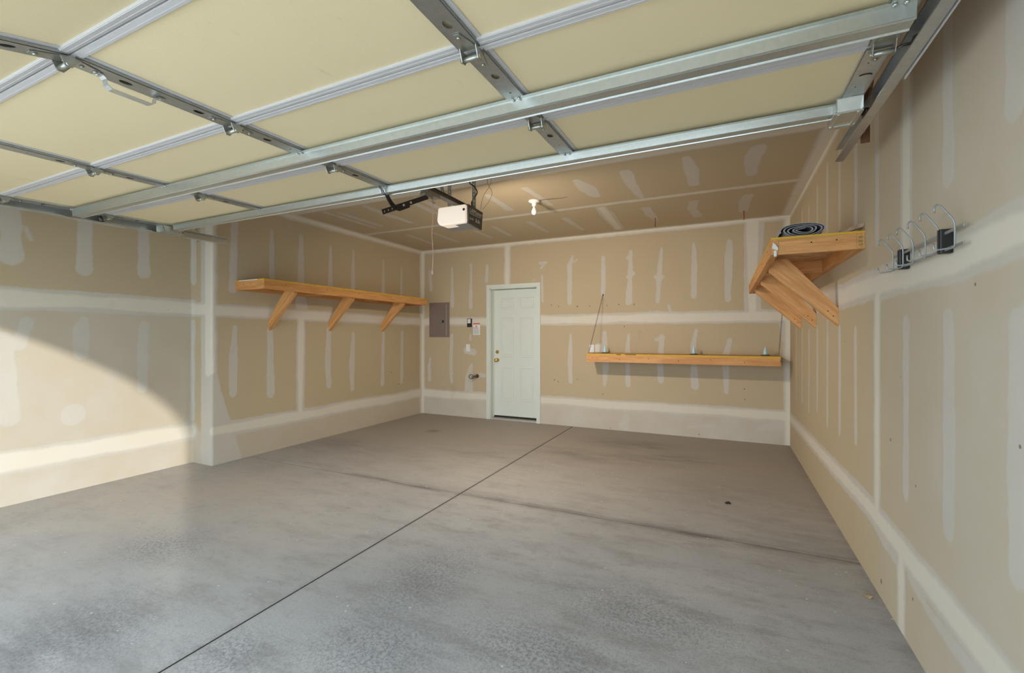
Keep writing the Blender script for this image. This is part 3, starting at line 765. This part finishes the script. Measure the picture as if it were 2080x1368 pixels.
track(-4.365, -1, 'galvanised door track along the left wall, near the vertical corner')

# ------------------------------------------------------------------ opener
OX = -1.93
op = thing('garage_door_opener', 'ceiling hung opener unit with pale frosted lens and dark label side', 'garage door opener', (OX, 3.15, 2.19))
bx0, bx1, by0, by1, bz0, bz1 = OX-.180, OX+.098, 3.03, 3.25, 2.195, 2.345
mb = MB(); mb.box((bx0+.01, by0+.03, bz0), (bx1-.004, by1, bz1), .006); mb.build('motor_housing', M['opener_bottom'], op)
mb = MB()   # lens: rounded front cover
def rrect(inset=0):
    pts = []
    for (cx_, cz_, a0, r) in ((bx1-.02, bz1-.02, 0, .018), (bx0+.03, bz1-.02, PI/2, .018), (bx0+.055, bz0+.05, PI, .052), (bx1-.02, bz0+.02, 1.5*PI, .018)):
        for k in range(6):
            t = a0+k/5*PI/2; pts.append((cx_+(r-inset)*math.cos(t), cz_+(r-inset)*math.sin(t)))
    return pts
prev = None
for ins, yy in ((0, by0+.10), (0, by0+.012), (.004, by0+.004), (.010, by0)):
    ring = mb.verts([(p[0], yy, p[1]) for p in rrect(ins)])
    if prev:
        for k in range(len(ring)): mb.face([prev[k], prev[(k+1) % len(ring)], ring[(k+1) % len(ring)], ring[k]])
    prev = ring
mb.face(prev)
lz = mb.build('light_lens', M['lens'], op, smooth=False)
mb = MB(); mb.prism([(by0+.02, bz1-.002), (by1+.03, bz1-.012), (by1+.012, bz0-.012), (by0+.026, bz0+.004)], 'x', bx1-.006, bx1+.012)
sp = mb.build('label_side', M['opener_grey'], op)
mb = MB(); mb.lathe((bx1-.02, by0+.002, bz1-.045), [(.010, .004), (.011, -.002), (.009, -.004), (.002, -.004)], 'y', 12); mb.build('lens_screw', M['black'], lz)
text_mesh('maker_lettering', 'LiftMaster', .049, M['print'], sp, (bx1+.0125, by0+.035, bz1-.058), (0, 1, 0), (0, 0, 1), .0004, .1)
mb = MB(); mb.box((bx1+.0118, by0+.036, bz1-.070), (bx1+.0128, by0+.215, bz1-.066)); mb.build('label_line', M['print'], sp)
text_mesh('power_lettering', '1/2 HP', .023, M['print'], sp, (bx1+.0125, by0+.035, bz0+.034), (0, 1, 0), (0, 0, 1))
mb = MB()
for k in range(2):
    yc = by0+.148+k*.038
    mb.prism([(yc-.016, bz0+.03), (yc-.008, bz0+.062), (yc-.001, bz0+.062), (yc-.008, bz0+.03)], 'x', bx1+.0118, bx1+.0128); mb.prism([(yc+.008, bz0+.03), (yc+.0, bz0+.05), (yc+.006, bz0+.05), (yc+.015, bz0+.03)], 'x', bx1+.0118, bx1+.0128)
mb.build_each('label_symbol', M['print'], sp)
mb = MB(); mb.box((OX-.02, YF+.02, 2.352), (OX+.02, by1-.03, 2.376), .002); mb.box((OX-.028, YF+.02, 2.376), (OX+.028, by1-.03, 2.381)); mb.box((OX-.028, YF+.02, 2.347), (OX+.028, by1-.03, 2.352)); mb.build('drive_rail', M['dark_steel'], op)
mb = MB(); mb.box((OX-.030, 2.62, 2.315), (OX+.030, 2.78, 2.347), .004); mb.box((OX-.022, 2.60, 2.300), (OX+.022, 2.70, 2.318), .003)
for k in range(5): mb.box((OX-.033, 2.64+k*.026, 2.318), (OX+.033, 2.652+k*.026, 2.342), .001)
mb.tube([(OX, 2.70, 2.318), (OX, 2.715, 2.292), (OX, 2.735, 2.282), (OX, 2.755, 2.285)], .005, 8)
tr = mb.build('trolley', plain('cast_trolley', (.34, .31, .24), .5, .5, .1), op)
cpts = [(OX, 2.725, 2.284)]
for k in range(1, 13): cpts.append((OX+.004*math.sin(k*.9), 2.725+.003*math.sin(k*.7), 2.284-.505*k/12))
mb = MB(); mb.tube(cpts, .0028, 6); mb.lathe((OX, 2.725, 1.765), [(.003, .02), (.007, .012), (.009, 0), (.006, -.008), (.002, -.01)], 'z', 10); mb.build('release_cord', M['cord'], op)
# arms
A0 = Vector((OX, 2.645, 2.298)); A1 = Vector((OX, 2.175, 2.072)); U = (A1-A0).normalized()
mb = MB(); V = Vector((0, -U.z, U.y)); q = [A0-V*.016, A0+V*.016, A0+U*(A1-A0).length*.62+V*.016, A0+U*(A1-A0).length*.62-V*.016]; A = mb.verts([p+Vector((.010, 0, 0)) for p in q]); B_ = mb.verts([p+Vector((.016, 0, 0)) for p in q])
for m_ in range(4): mb.face([A[m_], A[(m_+1) % 4], B_[(m_+1) % 4], B_[m_]])
mb.face(A[::-1]); mb.face(B_); mb.perf(A0+Vector((.012, 0, 0))+U*(A1-A0).length*.62, U, V, (A1-A0).length*.38, .032, 5, .0065, .004)
mb.build('straight_arm', M['black'], op)
mb = MB(); cp = [Vector((OX, 2.205, 2.225)), Vector((OX, 2.235, 2.185)), Vector((OX, 2.265, 2.155)), Vector((OX, 2.30, 2.137)), Vector((OX, 2.345, 2.138)), Vector((OX, 2.40, 2.165)), Vector((OX, 2.45, 2.19))]
for k in range(len(cp)-1):
    u_ = (cp[k+1]-cp[k]).normalized(); v_ = Vector((0, -u_.z, u_.y))*.016
    q = [cp[k]-v_, cp[k]+v_, cp[k+1]+v_, cp[k+1]-v_]; A = mb.verts(q); B_ = mb.verts([p+Vector((.006, 0, 0)) for p in q])
    for m_ in range(4): mb.face([A[m_], A[(m_+1) % 4], B_[(m_+1) % 4], B_[m_]])
    mb.face(A[::-1]); mb.face(B_)
mb.build('curved_arm', M['black'], op)
mb = MB()
for f in (.42, .58):
    p = A0.lerp(A1, f); mb.tube([p+Vector((.012, 0, 0)), p+Vector((.024, 0, 0))], .008, 10)
mb.build_each('arm_bolt', M['galv'], op)
mb = MB()
for dx in (-.018, .012):
    mb.prism([(2.15, 2.24), (2.25, 2.24), (2.235, 2.20), (2.215, 2.19), (2.195, 2.20), (2.185, 2.22)], 'x', OX+dx, OX+dx+.006)
mb.tube([(OX-.03, 2.215, 2.205), (OX+.03, 2.215, 2.205)], .006, 8)
mb.build('door_bracket', M['galv'], op)
# hangers
for (x, y, k) in ((OX-.10, 3.10, 0), (OX+.09, 3.17, 1)):
    mb = MB(); mb.perf((x, y, 2.33), (0, 0, 1), (1, 0, 0), ZC-2.33, .034, 15, .006, .002); mb.box((x-.017, y, 2.30), (x-.015, y+.03, ZC)); mb.build('hanger_strap', M['galv'], op)
mb = MB(); mb.perf((OX+.0, 2.86, 2.385), (-.1, .0, .36), (.9, 0, .25), .36, .028, 10, .0055, .002); mb.build('hanger_strap', M['galv'], op)
def wire(pts, r, mat, parent, name='cable'):
    ps = []
    P = [Vector(p) for p in pts]; P = [P[0]]+P+[P[-1]]
    for i in range(1, len(P)-2):
        for k in range(6):
            t = k/6; a, b, c, d_ = P[i-1], P[i], P[i+1], P[i+2]
            ps.append(.5*((2*b)+(-a+c)*t+(2*a-5*b+4*c-d_)*t*t+(-a+3*b-3*c+d_)*t**3))
    ps.append(P[-1]); mb = MB(); mb.tube(ps, r, 6); return mb.build(name, mat, parent)
x = OX+.10
wire([(x-.03, 3.20, 2.345), (x-.05, 3.2, 2.40), (x+.005, 3.17, 2.44), (x+.025, 3.16, 2.47), (x-.01, 3.17, 2.52), (x-.045, 3.16, 2.55), (x-.03, 3.16, 2.585), (x+.04, 3.15, 2.575), (x+.13, 3.15, 2.565), (x+.20, 3.15, 2.60), (x+.23, 3.15, ZC-.002)], .005, M['black'], op, 'power_cable')
wire([(x+.01, 3.24, 2.345), (x+.06, 3.2, 2.44), (x+.12, 3.2, 2.52), (x+.14, 3.2, 2.62), (x+.15, 3.2, ZC-.002)], .0018, M['cable'], op)
wire([(x+.03, 3.24, 2.345), (x+.11, 3.2, 2.39), (x+.14, 3.2, 2.46), (x+.10, 3.2, 2.54), (x+.10, 3.2, 2.64), (x+.12, 3.2, ZC-.002)], .0018, M['cable'], op)
def lamp(name, loc, aim, e, sx, sy):
    ol = bpy.data.lights.new(name, 'AREA'); ol.shape = 'RECTANGLE'; ol.size = sx; ol.size_y = sy; ol.energy = e; ol.color = (1, .88, .74)
    oo = bpy.data.objects.new(name, ol); C.objects.link(oo); oo.location = loc; oo.rotation_euler = Vector(aim).to_track_quat('-Z', 'Y').to_euler()
lamp('rear_fill_light', (OX-.04, by1+.05, 2.275), (.1, 1, -.95), 22, .18, .08)  # added fill, hidden behind the motor, to brighten the back wall and ceiling

# ------------------------------------------------------------------ ceiling lamp holder and hooks
lx, ly = cz(1085, 408)
lh = thing('lamp_holder', 'white porcelain lamp holder with a bare unlit bulb on the ceiling', 'ceiling light', (lx, ly, ZC))
mb = MB(); mb.lathe((lx, ly, ZC), [(.060, 0), (.062, -.010), (.055, -.018), (.030, -.026), (.024, -.034), (.024, -.058), (.018, -.060)], 'z', 24); mb.build('base', M['ceramic'], lh)
mb = MB(); mb.lathe((lx, ly, ZC-.058), [(.012, 0), (.014, -.018), (.022, -.035), (.029, -.055), (.028, -.072), (.019, -.088), (.004, -.094)], 'z', 20); mb.build('bulb', plain('unlit_bulb', (.80, .77, .72), .2, 0, .02), lh)
wire([(lx+.055, ly, ZC-.004), (lx+.15, ly-.02, ZC-.012), (lx+.26, ly+.02, ZC-.006), (lx+.36, ly+.03, ZC-.001)], .0022, M['dark_steel'], lh, 'pull_wire')
def hook_at(x, y, label):
    t = thing('ceiling_hook', label, 'hook', (x, y, ZC), 'red hooks screwed into the ceiling'); mb = MB()
    mb.tube([(x, y, ZC), (x, y, ZC-.05), (x+.002, y-.012, ZC-.062), (x, y-.022, ZC-.075), (x, y-.020, ZC-.092), (x, y-.006, ZC-.102), (x, y+.010, ZC-.098), (x, y+.018, ZC-.085)], .0045, 8)
    mb.build('hook', M['red'], t)
    mb = MB(); mb.lathe((x, y, ZC), [(.010, 0), (.010, -.003), (.003, -.004)], 'z', 10); mb.build('collar', M['red'], t)
hook_at(*cz(1331, 444), 'red ceiling hook left of the other, above the chain hung shelf')
hook_at(*cz(1511, 429), 'red ceiling hook nearest the right wall corner')

# ------------------------------------------------------------------ timber shelves on the side walls
def side_shelf(sg, xw, label):
    """sg=+1 right wall, -1 left wall; xw wall plane; shelf reaches out towards the room"""
    y0, y1 = (3.08, 5.78) if sg > 0 else (3.03, 5.78); zt, dep = 1.875, .452; xf = xw-sg*dep
    t = thing('wall_shelf', label, 'shelf', ((xw+xf)/2, (y0+y1)/2, 1.78), 'braced timber shelves on the side walls')
    lo = lambda a, b: (min(a, b), max(a, b))
    def bx(name, xa, xb, ya, yb, za, zb, mat, bev=.002, lab=None):
        (xa, xb) = lo(xa, xb); mb = MB(); mb.box((xa, ya, za), (xb, yb, zb), bev); o = mb.build(name, mat, t)
        if lab: o['label'] = lab
        return o
    mb = MB(); (xa, xb) = lo(xw, xf)
    mb.box((xa, y0, zt), (xb, y1, zt+.013), .001)
    o = mb.build('top_panel', [M['osb'], M['ply_edge']], t)
    for p in o.data.polygons:
        if abs(p.normal.z) < .5: p.material_index = 1
    zb = zt-.089
    bx('front_board', xf, xf+sg*.038, y0, y1, zb, zt, M['wood_y'])
    bx('wall_ledger', xw-sg*.038, xw-sg*.0, y0, y1, zb, zt, M['wood_y'])
    bx('end_board', xf+sg*.038, xw-sg*.038, y0, y0+.038, zb, zt, M['wood_x']); bx('end_board', xf+sg*.038, xw-sg*.038, y1-.038, y1, zb, zt, M['wood_x'])
    ybr = (3.74, 4.56, 5.38) if sg > 0 else (3.43, 4.28, 5.27)
    for yy in ((4.05, 4.85, 5.50) if sg > 0 else (3.86, 4.70, 5.45)): bx('cross_joist', xf+sg*.038, xw-sg*.038, yy, yy+.038, zb, zt, M['wood_x'])
    for yy in ybr:
        # plumb-cut brace from wall up to behind the front board
        ztop = zt-.005; xo = xf+sg*.040
        pts = [(xw-sg*.001, 1.372), (xw-sg*.001, 1.495), (xo+sg*.115, ztop-.02), (xo, ztop-.02), (xo, 1.765)]
        mb = MB(); mb.prism(pts, 'y', yy-.019, yy+.019)
        br = mb.build('brace', M['wood_b' if sg > 0 else 'wood_bl'], t)
        mb = MB()
        for (xx, zz) in ((xw-sg*.03, 1.44), (xw-sg*.06, 1.475)): mb.lathe((xx, yy-.0195, zz), [(.004, 0), (.004, -.0012)], 'y', 8)
        mb.build_each('screw', M['hole'], br)
    mb = MB()
    for yy in (y0+.25, y0+.8, y0+1.3, y0+1.9, y0+2.4): mb.lathe((xf-sg*.0002, yy, zt-.03), [(.0045, 0), (.0045, -sg*.0012)], 'x', 8)
    for xx in (xf+sg*.019, xw-sg*.13, xw-sg*.25): mb.lathe((xx, y0-.0002, zt-.028-.02*(xx*7 % 1)), [(.004, 0), (.004, -.0012)], 'y', 8)
    mb.build_each('screw_head', M['hole'], t)
    return t, xf, y0, zt
ts, xf, y0, zt = side_shelf(-1, XL, 'long timber shelf with three braces on the left wall')
mb = MB(); mb.box((XL+.06, y0-.0015, zt+.003), (xf-.10, y0, zt+.012)); o = mb.build('tape_strip', M['white'], ts); o['label'] = 'white strip along yellow board edge'
ts, xf, y0, zt = side_shelf(1, XR, 'timber shelf with three braces on the right wall holding a rolled rug')
mb = MB()
for k in range(3):
    zz = zt-.072+k*.021
    for q in (0, 1, 2): mb.box((XR-.029+q*.007, y0-.0012, zz), (XR-.0265+q*.007, y0-.0002, zz+.014))
    mb.box((XR-.029, y0-.0014, zz+.006), (XR-.011, y0-.0002, zz+.0085))
o = mb.build('mill_stamp', M['greenink'], ts); o['label'] = 'green stamp on the ledger end'
mb = MB(); mb.prism([(xf+.004, zt-.052), (xf+.034, zt-.066), (xf+.036, zt-.052), (xf+.022, zt-.030), (xf+.010, zt-.018)], 'y', y0-.010, y0-.001); mb.box((xf+.014, y0-.004, zt-.10), (xf+.028, y0-.001, zt-.066)); o = mb.build('torn_label', M['white'], ts); o['label'] = 'torn white paper on the corner'
# rolled rug
rg = thing('rolled_rug', 'loosely rolled grey rug lying on the right wall shelf', 'rug', (.42, 3.6, zt+.013))
rx, rz = .425, zt+.014
def spiral(turn0, turn1, off, n=90):
    out = []
    for k in range(n):
        t = turn0+(turn1-turn0)*k/(n-1); r = .020+.0175*t+off
        out.append((rx+r*1.28*math.cos(2*PI*t)+.004*math.sin(9*t), rz+.047+r*.47*math.sin(2*PI*t)+.003*math.sin(13*t)))
    return out
sh = 0
for nm, off, th, mt in (('rug_pile', 0, .0068, M['rug']), ('rug_backing', -.0058, .0022, M['rugdark'])):
    mb = MB(); A = spiral(.2, 4.55, off); Bq = spiral(.2, 4.55, off-th); f0, f1 = [], []
    for yy, store in ((3.16, f0), (3.62, f1)):
        store += [mb.verts([(p[0], yy, p[1]) for p in A]), mb.verts([(p[0], yy, p[1]) for p in Bq])]
    for k in range(len(A)-1):
        mb.face([f0[0][k], f0[0][k+1], f1[0][k+1], f1[0][k]]); mb.face([f0[1][k], f1[1][k], f1[1][k+1], f0[1][k+1]])
        mb.face([f0[0][k], f0[1][k], f0[1][k+1], f0[0][k+1]]); mb.face([f1[0][k], f1[0][k+1], f1[1][k+1], f1[1][k]])
    mb.build(nm, mt, rg, smooth=False)
# scrap piece of board
mb = MB(); mb.box((.60, 3.13, zt+.014), (.655, 3.40, zt+.034), .002, rot=Matrix.Rotation(-.0, 3, 'X'))
mb.prism([(.60, zt+.014), (.625, zt+.014), (.70, zt+.036), (.702, zt+.058), (.69, zt+.056), (.65, zt+.045)], 'y', 3.09, 3.12)
tag(mb.build('wood_scrap', M['scrap']), 'weathered board scrap on the right shelf end against the wall', 'wood scrap')

# ------------------------------------------------------------------ chain-hung shelf on the back wall
hs = thing('hanging_shelf', 'low narrow timber shelf hung from chains on the back wall', 'shelf', (-.55, 6.05, .95))
X0, X1, Y0, Z0 = -1.67, .573, 5.86, 1.06
mb = MB(); mb.box((X0, Y0, Z0), (X1, YB, Z0+.013), .001); o = mb.build('top_panel', [M['osb'], M['ply_edge']], hs)
for p in o.data.polygons:
    if abs(p.normal.z) < .5: p.material_index = 1
mb = MB(); mb.box((X0, Y0, Z0-.010), (X1, Y0+.02, Z0+.0)); mb.build('edge_strip', M['ply_edge'], hs)
mb = MB(); mb.box((X0, Y0+.001, Z0-.098), (X1, Y0+.038, Z0-.009), .002); mb.build('front_board', M['wood_x'], hs)
for xx in (X0, -.55, X1-.038):
    mb = MB(); mb.box((xx, Y0+.038, Z0-.095), (xx+.038, YB-.038, Z0), .002); mb.build('cross_joist', M['wood_y'], hs)
mb = MB(); mb.box((X0, YB-.038, Z0-.095), (X1, YB-.001, Z0), .002); mb.build('wall_ledger', M['wood_x'], hs)
mb = MB()
for k in range(7): mb.lathe((X0+.08+k*.36, Y0+.0008, Z0-.04-.02*(k % 2)), [(.005, 0), (.005, -.0012)], 'y', 8)
for xx, ww in ((-1.27, .06), (-1.16, .14)): mb.box((xx, Y0-.001, Z0+.002), (xx+ww, Y0, Z0+.009))
mb.build_each('screw_head', M['hole'], hs)
def chain(p, q):
    p, q = Vector(p), Vector(q); n = int((q-p).length/.021); d = (q-p).normalized(); up = Vector((0, 0, 1)); s1_ = d.cross(up).normalized(); s2_ = d.cross(s1_).normalized()
    mb = MB()
    for i in range(n):
        c = p+(q-p)*((i+.5)/n); s = s1_ if i % 2 else s2_
        pts = [c+d*(.013*math.cos(t))+s*(.0065*math.sin(t)) for t in np.linspace(0, 2*PI, 11)]
        mb.tube(pts, .0017, 5, cap=False)
    o = mb.build('chain', M['dark_steel'], hs); return o
chain((-1.54, YB-.012, 1.88), (-1.645, Y0+.02, Z0+.012)); chain((.645, YB-.012, 1.88), (.555, Y0+.02, Z0+.012))
for xx in (-1.54, .645):
    mb = MB(); mb.tube([(xx, YB, 1.885), (xx, YB-.02, 1.885), (xx, YB-.024, 1.878), (xx, YB-.016, 1.870)], .004, 8); mb.lathe((xx, YB-.001, 1.885), [(.009, 0), (.009, -.003), (.004, -.004)], 'y', 12); mb.build('screw_hook', M['dark_steel'], hs)
def cone(x, label):
    t = thing('nozzle_cap', label, 'plastic nozzle', (x, 6.10, Z0+.013), 'clear blue nozzles along the chain hung shelf'); z = Z0+.013
    mb = MB(); mb.lathe((x, 6.10, z), [(.050, 0), (.052, .004), (.046, .010), (.026, .012)], 'z', 24); mb.build('base', M['opener_grey'], t)
    mb = MB(); mb.lathe((x, 6.10, z+.012), [(.025, 0), (.026, .006), (.022, .012), (.019, .035), (.013, .060), (.007, .080), (.005, .094), (.003, .096)], 'z', 20); mb.build('cone', M['blueclear'], t)
    return t
c0 = cone(-1.48, 'clear blue nozzle on the chain hung shelf, leftmost by the outlets')
for x, lb in ((-.35, 'clear blue nozzle at the middle of the chain hung shelf'), (.437, 'clear blue nozzle on the chain hung shelf, closest to the right wall')):
    c = copytree(c0); c.location.x = x; c['label'] = lb

# ------------------------------------------------------------------ hook rack on the right wall
rk = thing('hook_rack', 'grey wire rack with six double hooks on the right wall', 'hook rack', (XR, 2.2, 1.6))
xr_ = XR-.024
for z in (1.652, 1.596):
    mb = MB(); mb.box((xr_-.0, 1.885, z-.005), (xr_+.004, 2.55, z+.005), .001); mb.build('cross_bar', M['wire'], rk)
for yy in (1.93, 2.05, 2.167, 2.286, 2.398, 2.52):
    mb = MB(); xo = xr_-.004
    mb.tube([(xo-.050, yy+.001, 1.706), (xo-.052, yy, 1.720), (xo-.049, yy, 1.729), (xo-.043, yy, 1.733), (xo-.036, yy, 1.729), (xo-.006, yy, 1.684), (xo-.001, yy, 1.670), (xo, yy, 1.655), (xo, yy, 1.603), (xo-.001, yy, 1.594), (xo-.008, yy, 1.588), (xo-.046, yy, 1.584), (xo-.052, yy, 1.587), (xo-.053, yy, 1.594), (xo-.053, yy, 1.606)], .0028, 8)
    mb.build('double_hook', M['wire'], rk)
for yy in (2.03, 2.425):
    mb = MB(); mb.box((xr_-.012, yy-.013, 1.584), (XR-.001, yy+.013, 1.668), .004); mb.box((xr_-.015, yy-.004, 1.588), (xr_-.010, yy+.003, 1.664), .001)
    mb.build('mounting_bracket', M['black'], rk)

# ------------------------------------------------------------------ fittings on the back wall
ep = thing('electrical_panel', 'grey brown breaker panel on the back wall left of the entry door', 'electrical panel', (-4.287, YB, 1.29))
mb = MB(); mb.box((-4.483, YB-.018, 1.292), (-4.09, YB-.001, 1.862), .004); bo = mb.build('cover', M['panelbox'], ep)
mb = MB(); mb.box((-4.437, YB-.028, 1.345), (-4.165, YB-.016, 1.80), .003); dr = mb.build('door', M['panelbox'], ep)
mb = MB(); mb.box((-4.158, YB-.026, 1.32), (-4.125, YB-.016, 1.835), .004); o = mb.build('bevelled_edge', M['panellight'], ep); o['label'] = 'lighter bevelled strip'
mb = MB(); mb.box((-4.255, YB-.034, 1.530), (-4.185, YB-.026, 1.566), .002); mb.build('latch', M['black'], dr)
mb = MB(); mb.box((-4.251, YB-.037, 1.537), (-4.222, YB-.033, 1.560), .001); mb.build('latch_tab', M['galv'], dr)
wc = thing('wall_control', 'small black door control box with white button beside entry door', 'wall switch', (-3.70, YB, 1.455))
mb = MB(); mb.box((-3.745, YB-.022, 1.452), (-3.662, YB-.001, 1.588), .004); mb.build('body', M['black'], wc)
mb = MB(); mb.box((-3.733, YB-.027, 1.512), (-3.678, YB-.021, 1.580), .003); mb.build('push_plate', M['white'], wc)
mb = MB(); mb.lathe((-3.705, YB-.0215, 1.482), [(.010, 0), (.010, -.003), (.002, -.004)], 'y', 12); mb.build('small_button', M['dark_steel'], wc)
wl = thing('warning_label', 'white paper notice with red heading hanging below the door control', 'label', (-3.58, YB, 1.33))
mb = MB(); mb.box((-3.642, YB-.003, 1.325), (-3.515, YB-.001, 1.512), 0); mb.build('sheet', M['white'], wl)
mb = MB(); mb.box((-3.642, YB-.0042, 1.494), (-3.515, YB-.0028, 1.512), 0); 
mb.prism([(-3.60, 1.455), (-3.585, 1.484), (-3.570, 1.455)], 'y', YB-.0042, YB-.0028)
for k in range(3): mb.box((-3.632, YB-.0040, 1.442-k*.010), (-3.555+.01*(k % 2), YB-.0028, 1.446-k*.010))
mb.build('red_print', M['redink'], wl)
mb = MB()
for k in range(10): mb.box((-3.632, YB-.0040, 1.408-k*.0078), (-3.532+.012*math.sin(k*2.1), YB-.0028, 1.4115-k*.0078))
mb.build('grey_print', M['greyink'], wl)
sw = thing('light_switch', 'white light switch plate low beside the entry door', 'light switch', (-3.735, YB, 1.06))
mb = MB(); mb.box((-3.772, YB-.007, 1.058), (-3.700, YB-.001, 1.176), .003); mb.build('plate', M['white'], sw)
mb = MB(); mb.box((-3.741, YB-.016, 1.110), (-3.731, YB-.006, 1.128), .002, rot=Matrix.Rotation(.4, 3, 'X')); mb.build('toggle', M['ceramic'], sw)
for (xa, xb, nm, lb) in ((-1.735, -1.667, 'power_outlet', 'white outlet plate above the left end of the chain hung shelf'), (-1.655, -1.575, 'blank_plate', 'cream blank wall plate beside the outlet above the shelf')):
    t = thing(nm, lb, 'wall plate', ((xa+xb)/2, YB, 1.075)); mb = MB(); mb.box((xa, YB-.007, 1.077), (xb, YB-.001, 1.185), .003)
    mb.build('plate', M['white'] if nm == 'power_outlet' else plain('cream_plate', (.66, .61, .53), .5), t)
    mb = MB()
    if nm == 'power_outlet':
        for zc in (1.105, 1.150):
            for dx in (-.008, .006): mb.box(((xa+xb)/2+dx, YB-.0078, zc), ((xa+xb)/2+dx+.002, YB-.0068, zc+.010))
        mb.build_each('socket_slot', M['hole'], t)
    else:
        for zc in (1.09, 1.172): mb.lathe(((xa+xb)/2, YB-.0068, zc), [(.003, 0), (.003, -.001)], 'y', 8)
        mb.build_each('screw', M['galv'], t)
hb = thing('hose_tap', 'dark metal tap with round handle on the back wall by the door', 'tap', (-3.57, YB, .66))
mb = MB(); mb.lathe((-3.565, YB, .668), [(.030, 0), (.030, -.005), (.014, -.008), (.014, -.05), (.020, -.055), (.020, -.075), (.010, -.08)], 'y', 16); mb.tube([(-3.565, YB-.062, .668), (-3.59, YB-.09, .660), (-3.60, YB-.10, .640)], [.012, .012, .010], 10); mb.build('body', M['dark_steel'], hb)
mb = MB(); mb.tube([(-3.622+.032*math.cos(t), YB-.10+.010*math.cos(t), .664+.032*math.sin(t)) for t in np.linspace(0, 2*PI, 21)], .007, 8, cap=False)
mb.tube([(-3.565, YB-.075, .668), (-3.622, YB-.10, .664)], .005, 8); mb.build('handle', M['dark_steel'], hb)

# ------------------------------------------------------------------ bits on the floor
x, y = onz(0, 1479, 1024); mb = MB()
for k in range(7):
    a = random.random()*6.3; r = .006+.012*random.random(); mb.box((x+r*math.cos(a)-.008, y+r*math.sin(a)-.006, .0), (x+r*math.cos(a)+.008, y+r*math.sin(a)+.006, .008+.006*random.random()), .002)
tag(mb.build('debris_clump', M['debris']), 'small black clump of debris on the open floor', 'debris')
x, y = onz(0, 1763, 1216); mb = MB()
for k in range(5):
    a = random.random()*6.3; q = [(x+.014*math.cos(a), y+.014*math.sin(a), .004), (x+.02*math.cos(a+.9), y+.02*math.sin(a+.9), .012), (x-.006*math.cos(a), y-.006*math.sin(a), .010), (x, y, .001)]
    A = mb.verts(q); B_ = mb.verts([(p[0], p[1], p[2]+.0015) for p in q])
    for m_ in range(4): mb.face([A[m_], A[(m_+1) % 4], B_[(m_+1) % 4], B_[m_]])
    mb.face(A[::-1]); mb.face(B_)
tag(mb.build('dry_leaf', M['dryleaf']), 'crumpled tan leaf on the floor close to the right wall', 'leaf')

# ------------------------------------------------------------------ trees outside that throw the dappled shade
def tree(x, y, top, rad, label):
    t = thing('garden_tree', label, 'tree', (x, y, 0), 'leafy trees outside the open garage')
    mb = MB(); mb.tube([(x, y, -.01), (x+.05, y, .6), (x-.03, y+.04, top*.5), (x, y, top*.7)], [.09, .07, .06, .03], 10); mb.build('trunk', M['bark'], t)
    mb = MB(); rr = np.random.RandomState(int(x*10)); n = 4600
    for k in range(n):
        v = rr.normal(size=3); v /= np.linalg.norm(v); r = rr.uniform(.25, 1)**.5
        c = Vector((x+v[0]*r*rad, y+v[1]*r*rad, top*.52+v[2]*r*top*.48))
        if c.z < .15: continue
        u_ = Vector(rr.normal(size=3)).normalized(); w_ = u_.orthogonal().normalized(); s_ = rr.uniform(.05, .09)
        A = mb.verts([c-u_*s_, c+w_*s_*.45, c+u_*s_, c-w_*s_*.45]); mb.face(A)
    mb.build('foliage', M['leaf'], t, recalc=False)
tree(4.1, -5.3, 2.40, .93, 'smallest leafy tree outside, closest to the driveway')
tree(6.1, -5.4, 2.95, 1.0, 'middle leafy tree outside beyond the driveway')
tree(8.3, -5.5, 3.42, 1.12, 'tallest leafy tree outside, farthest from the opening')
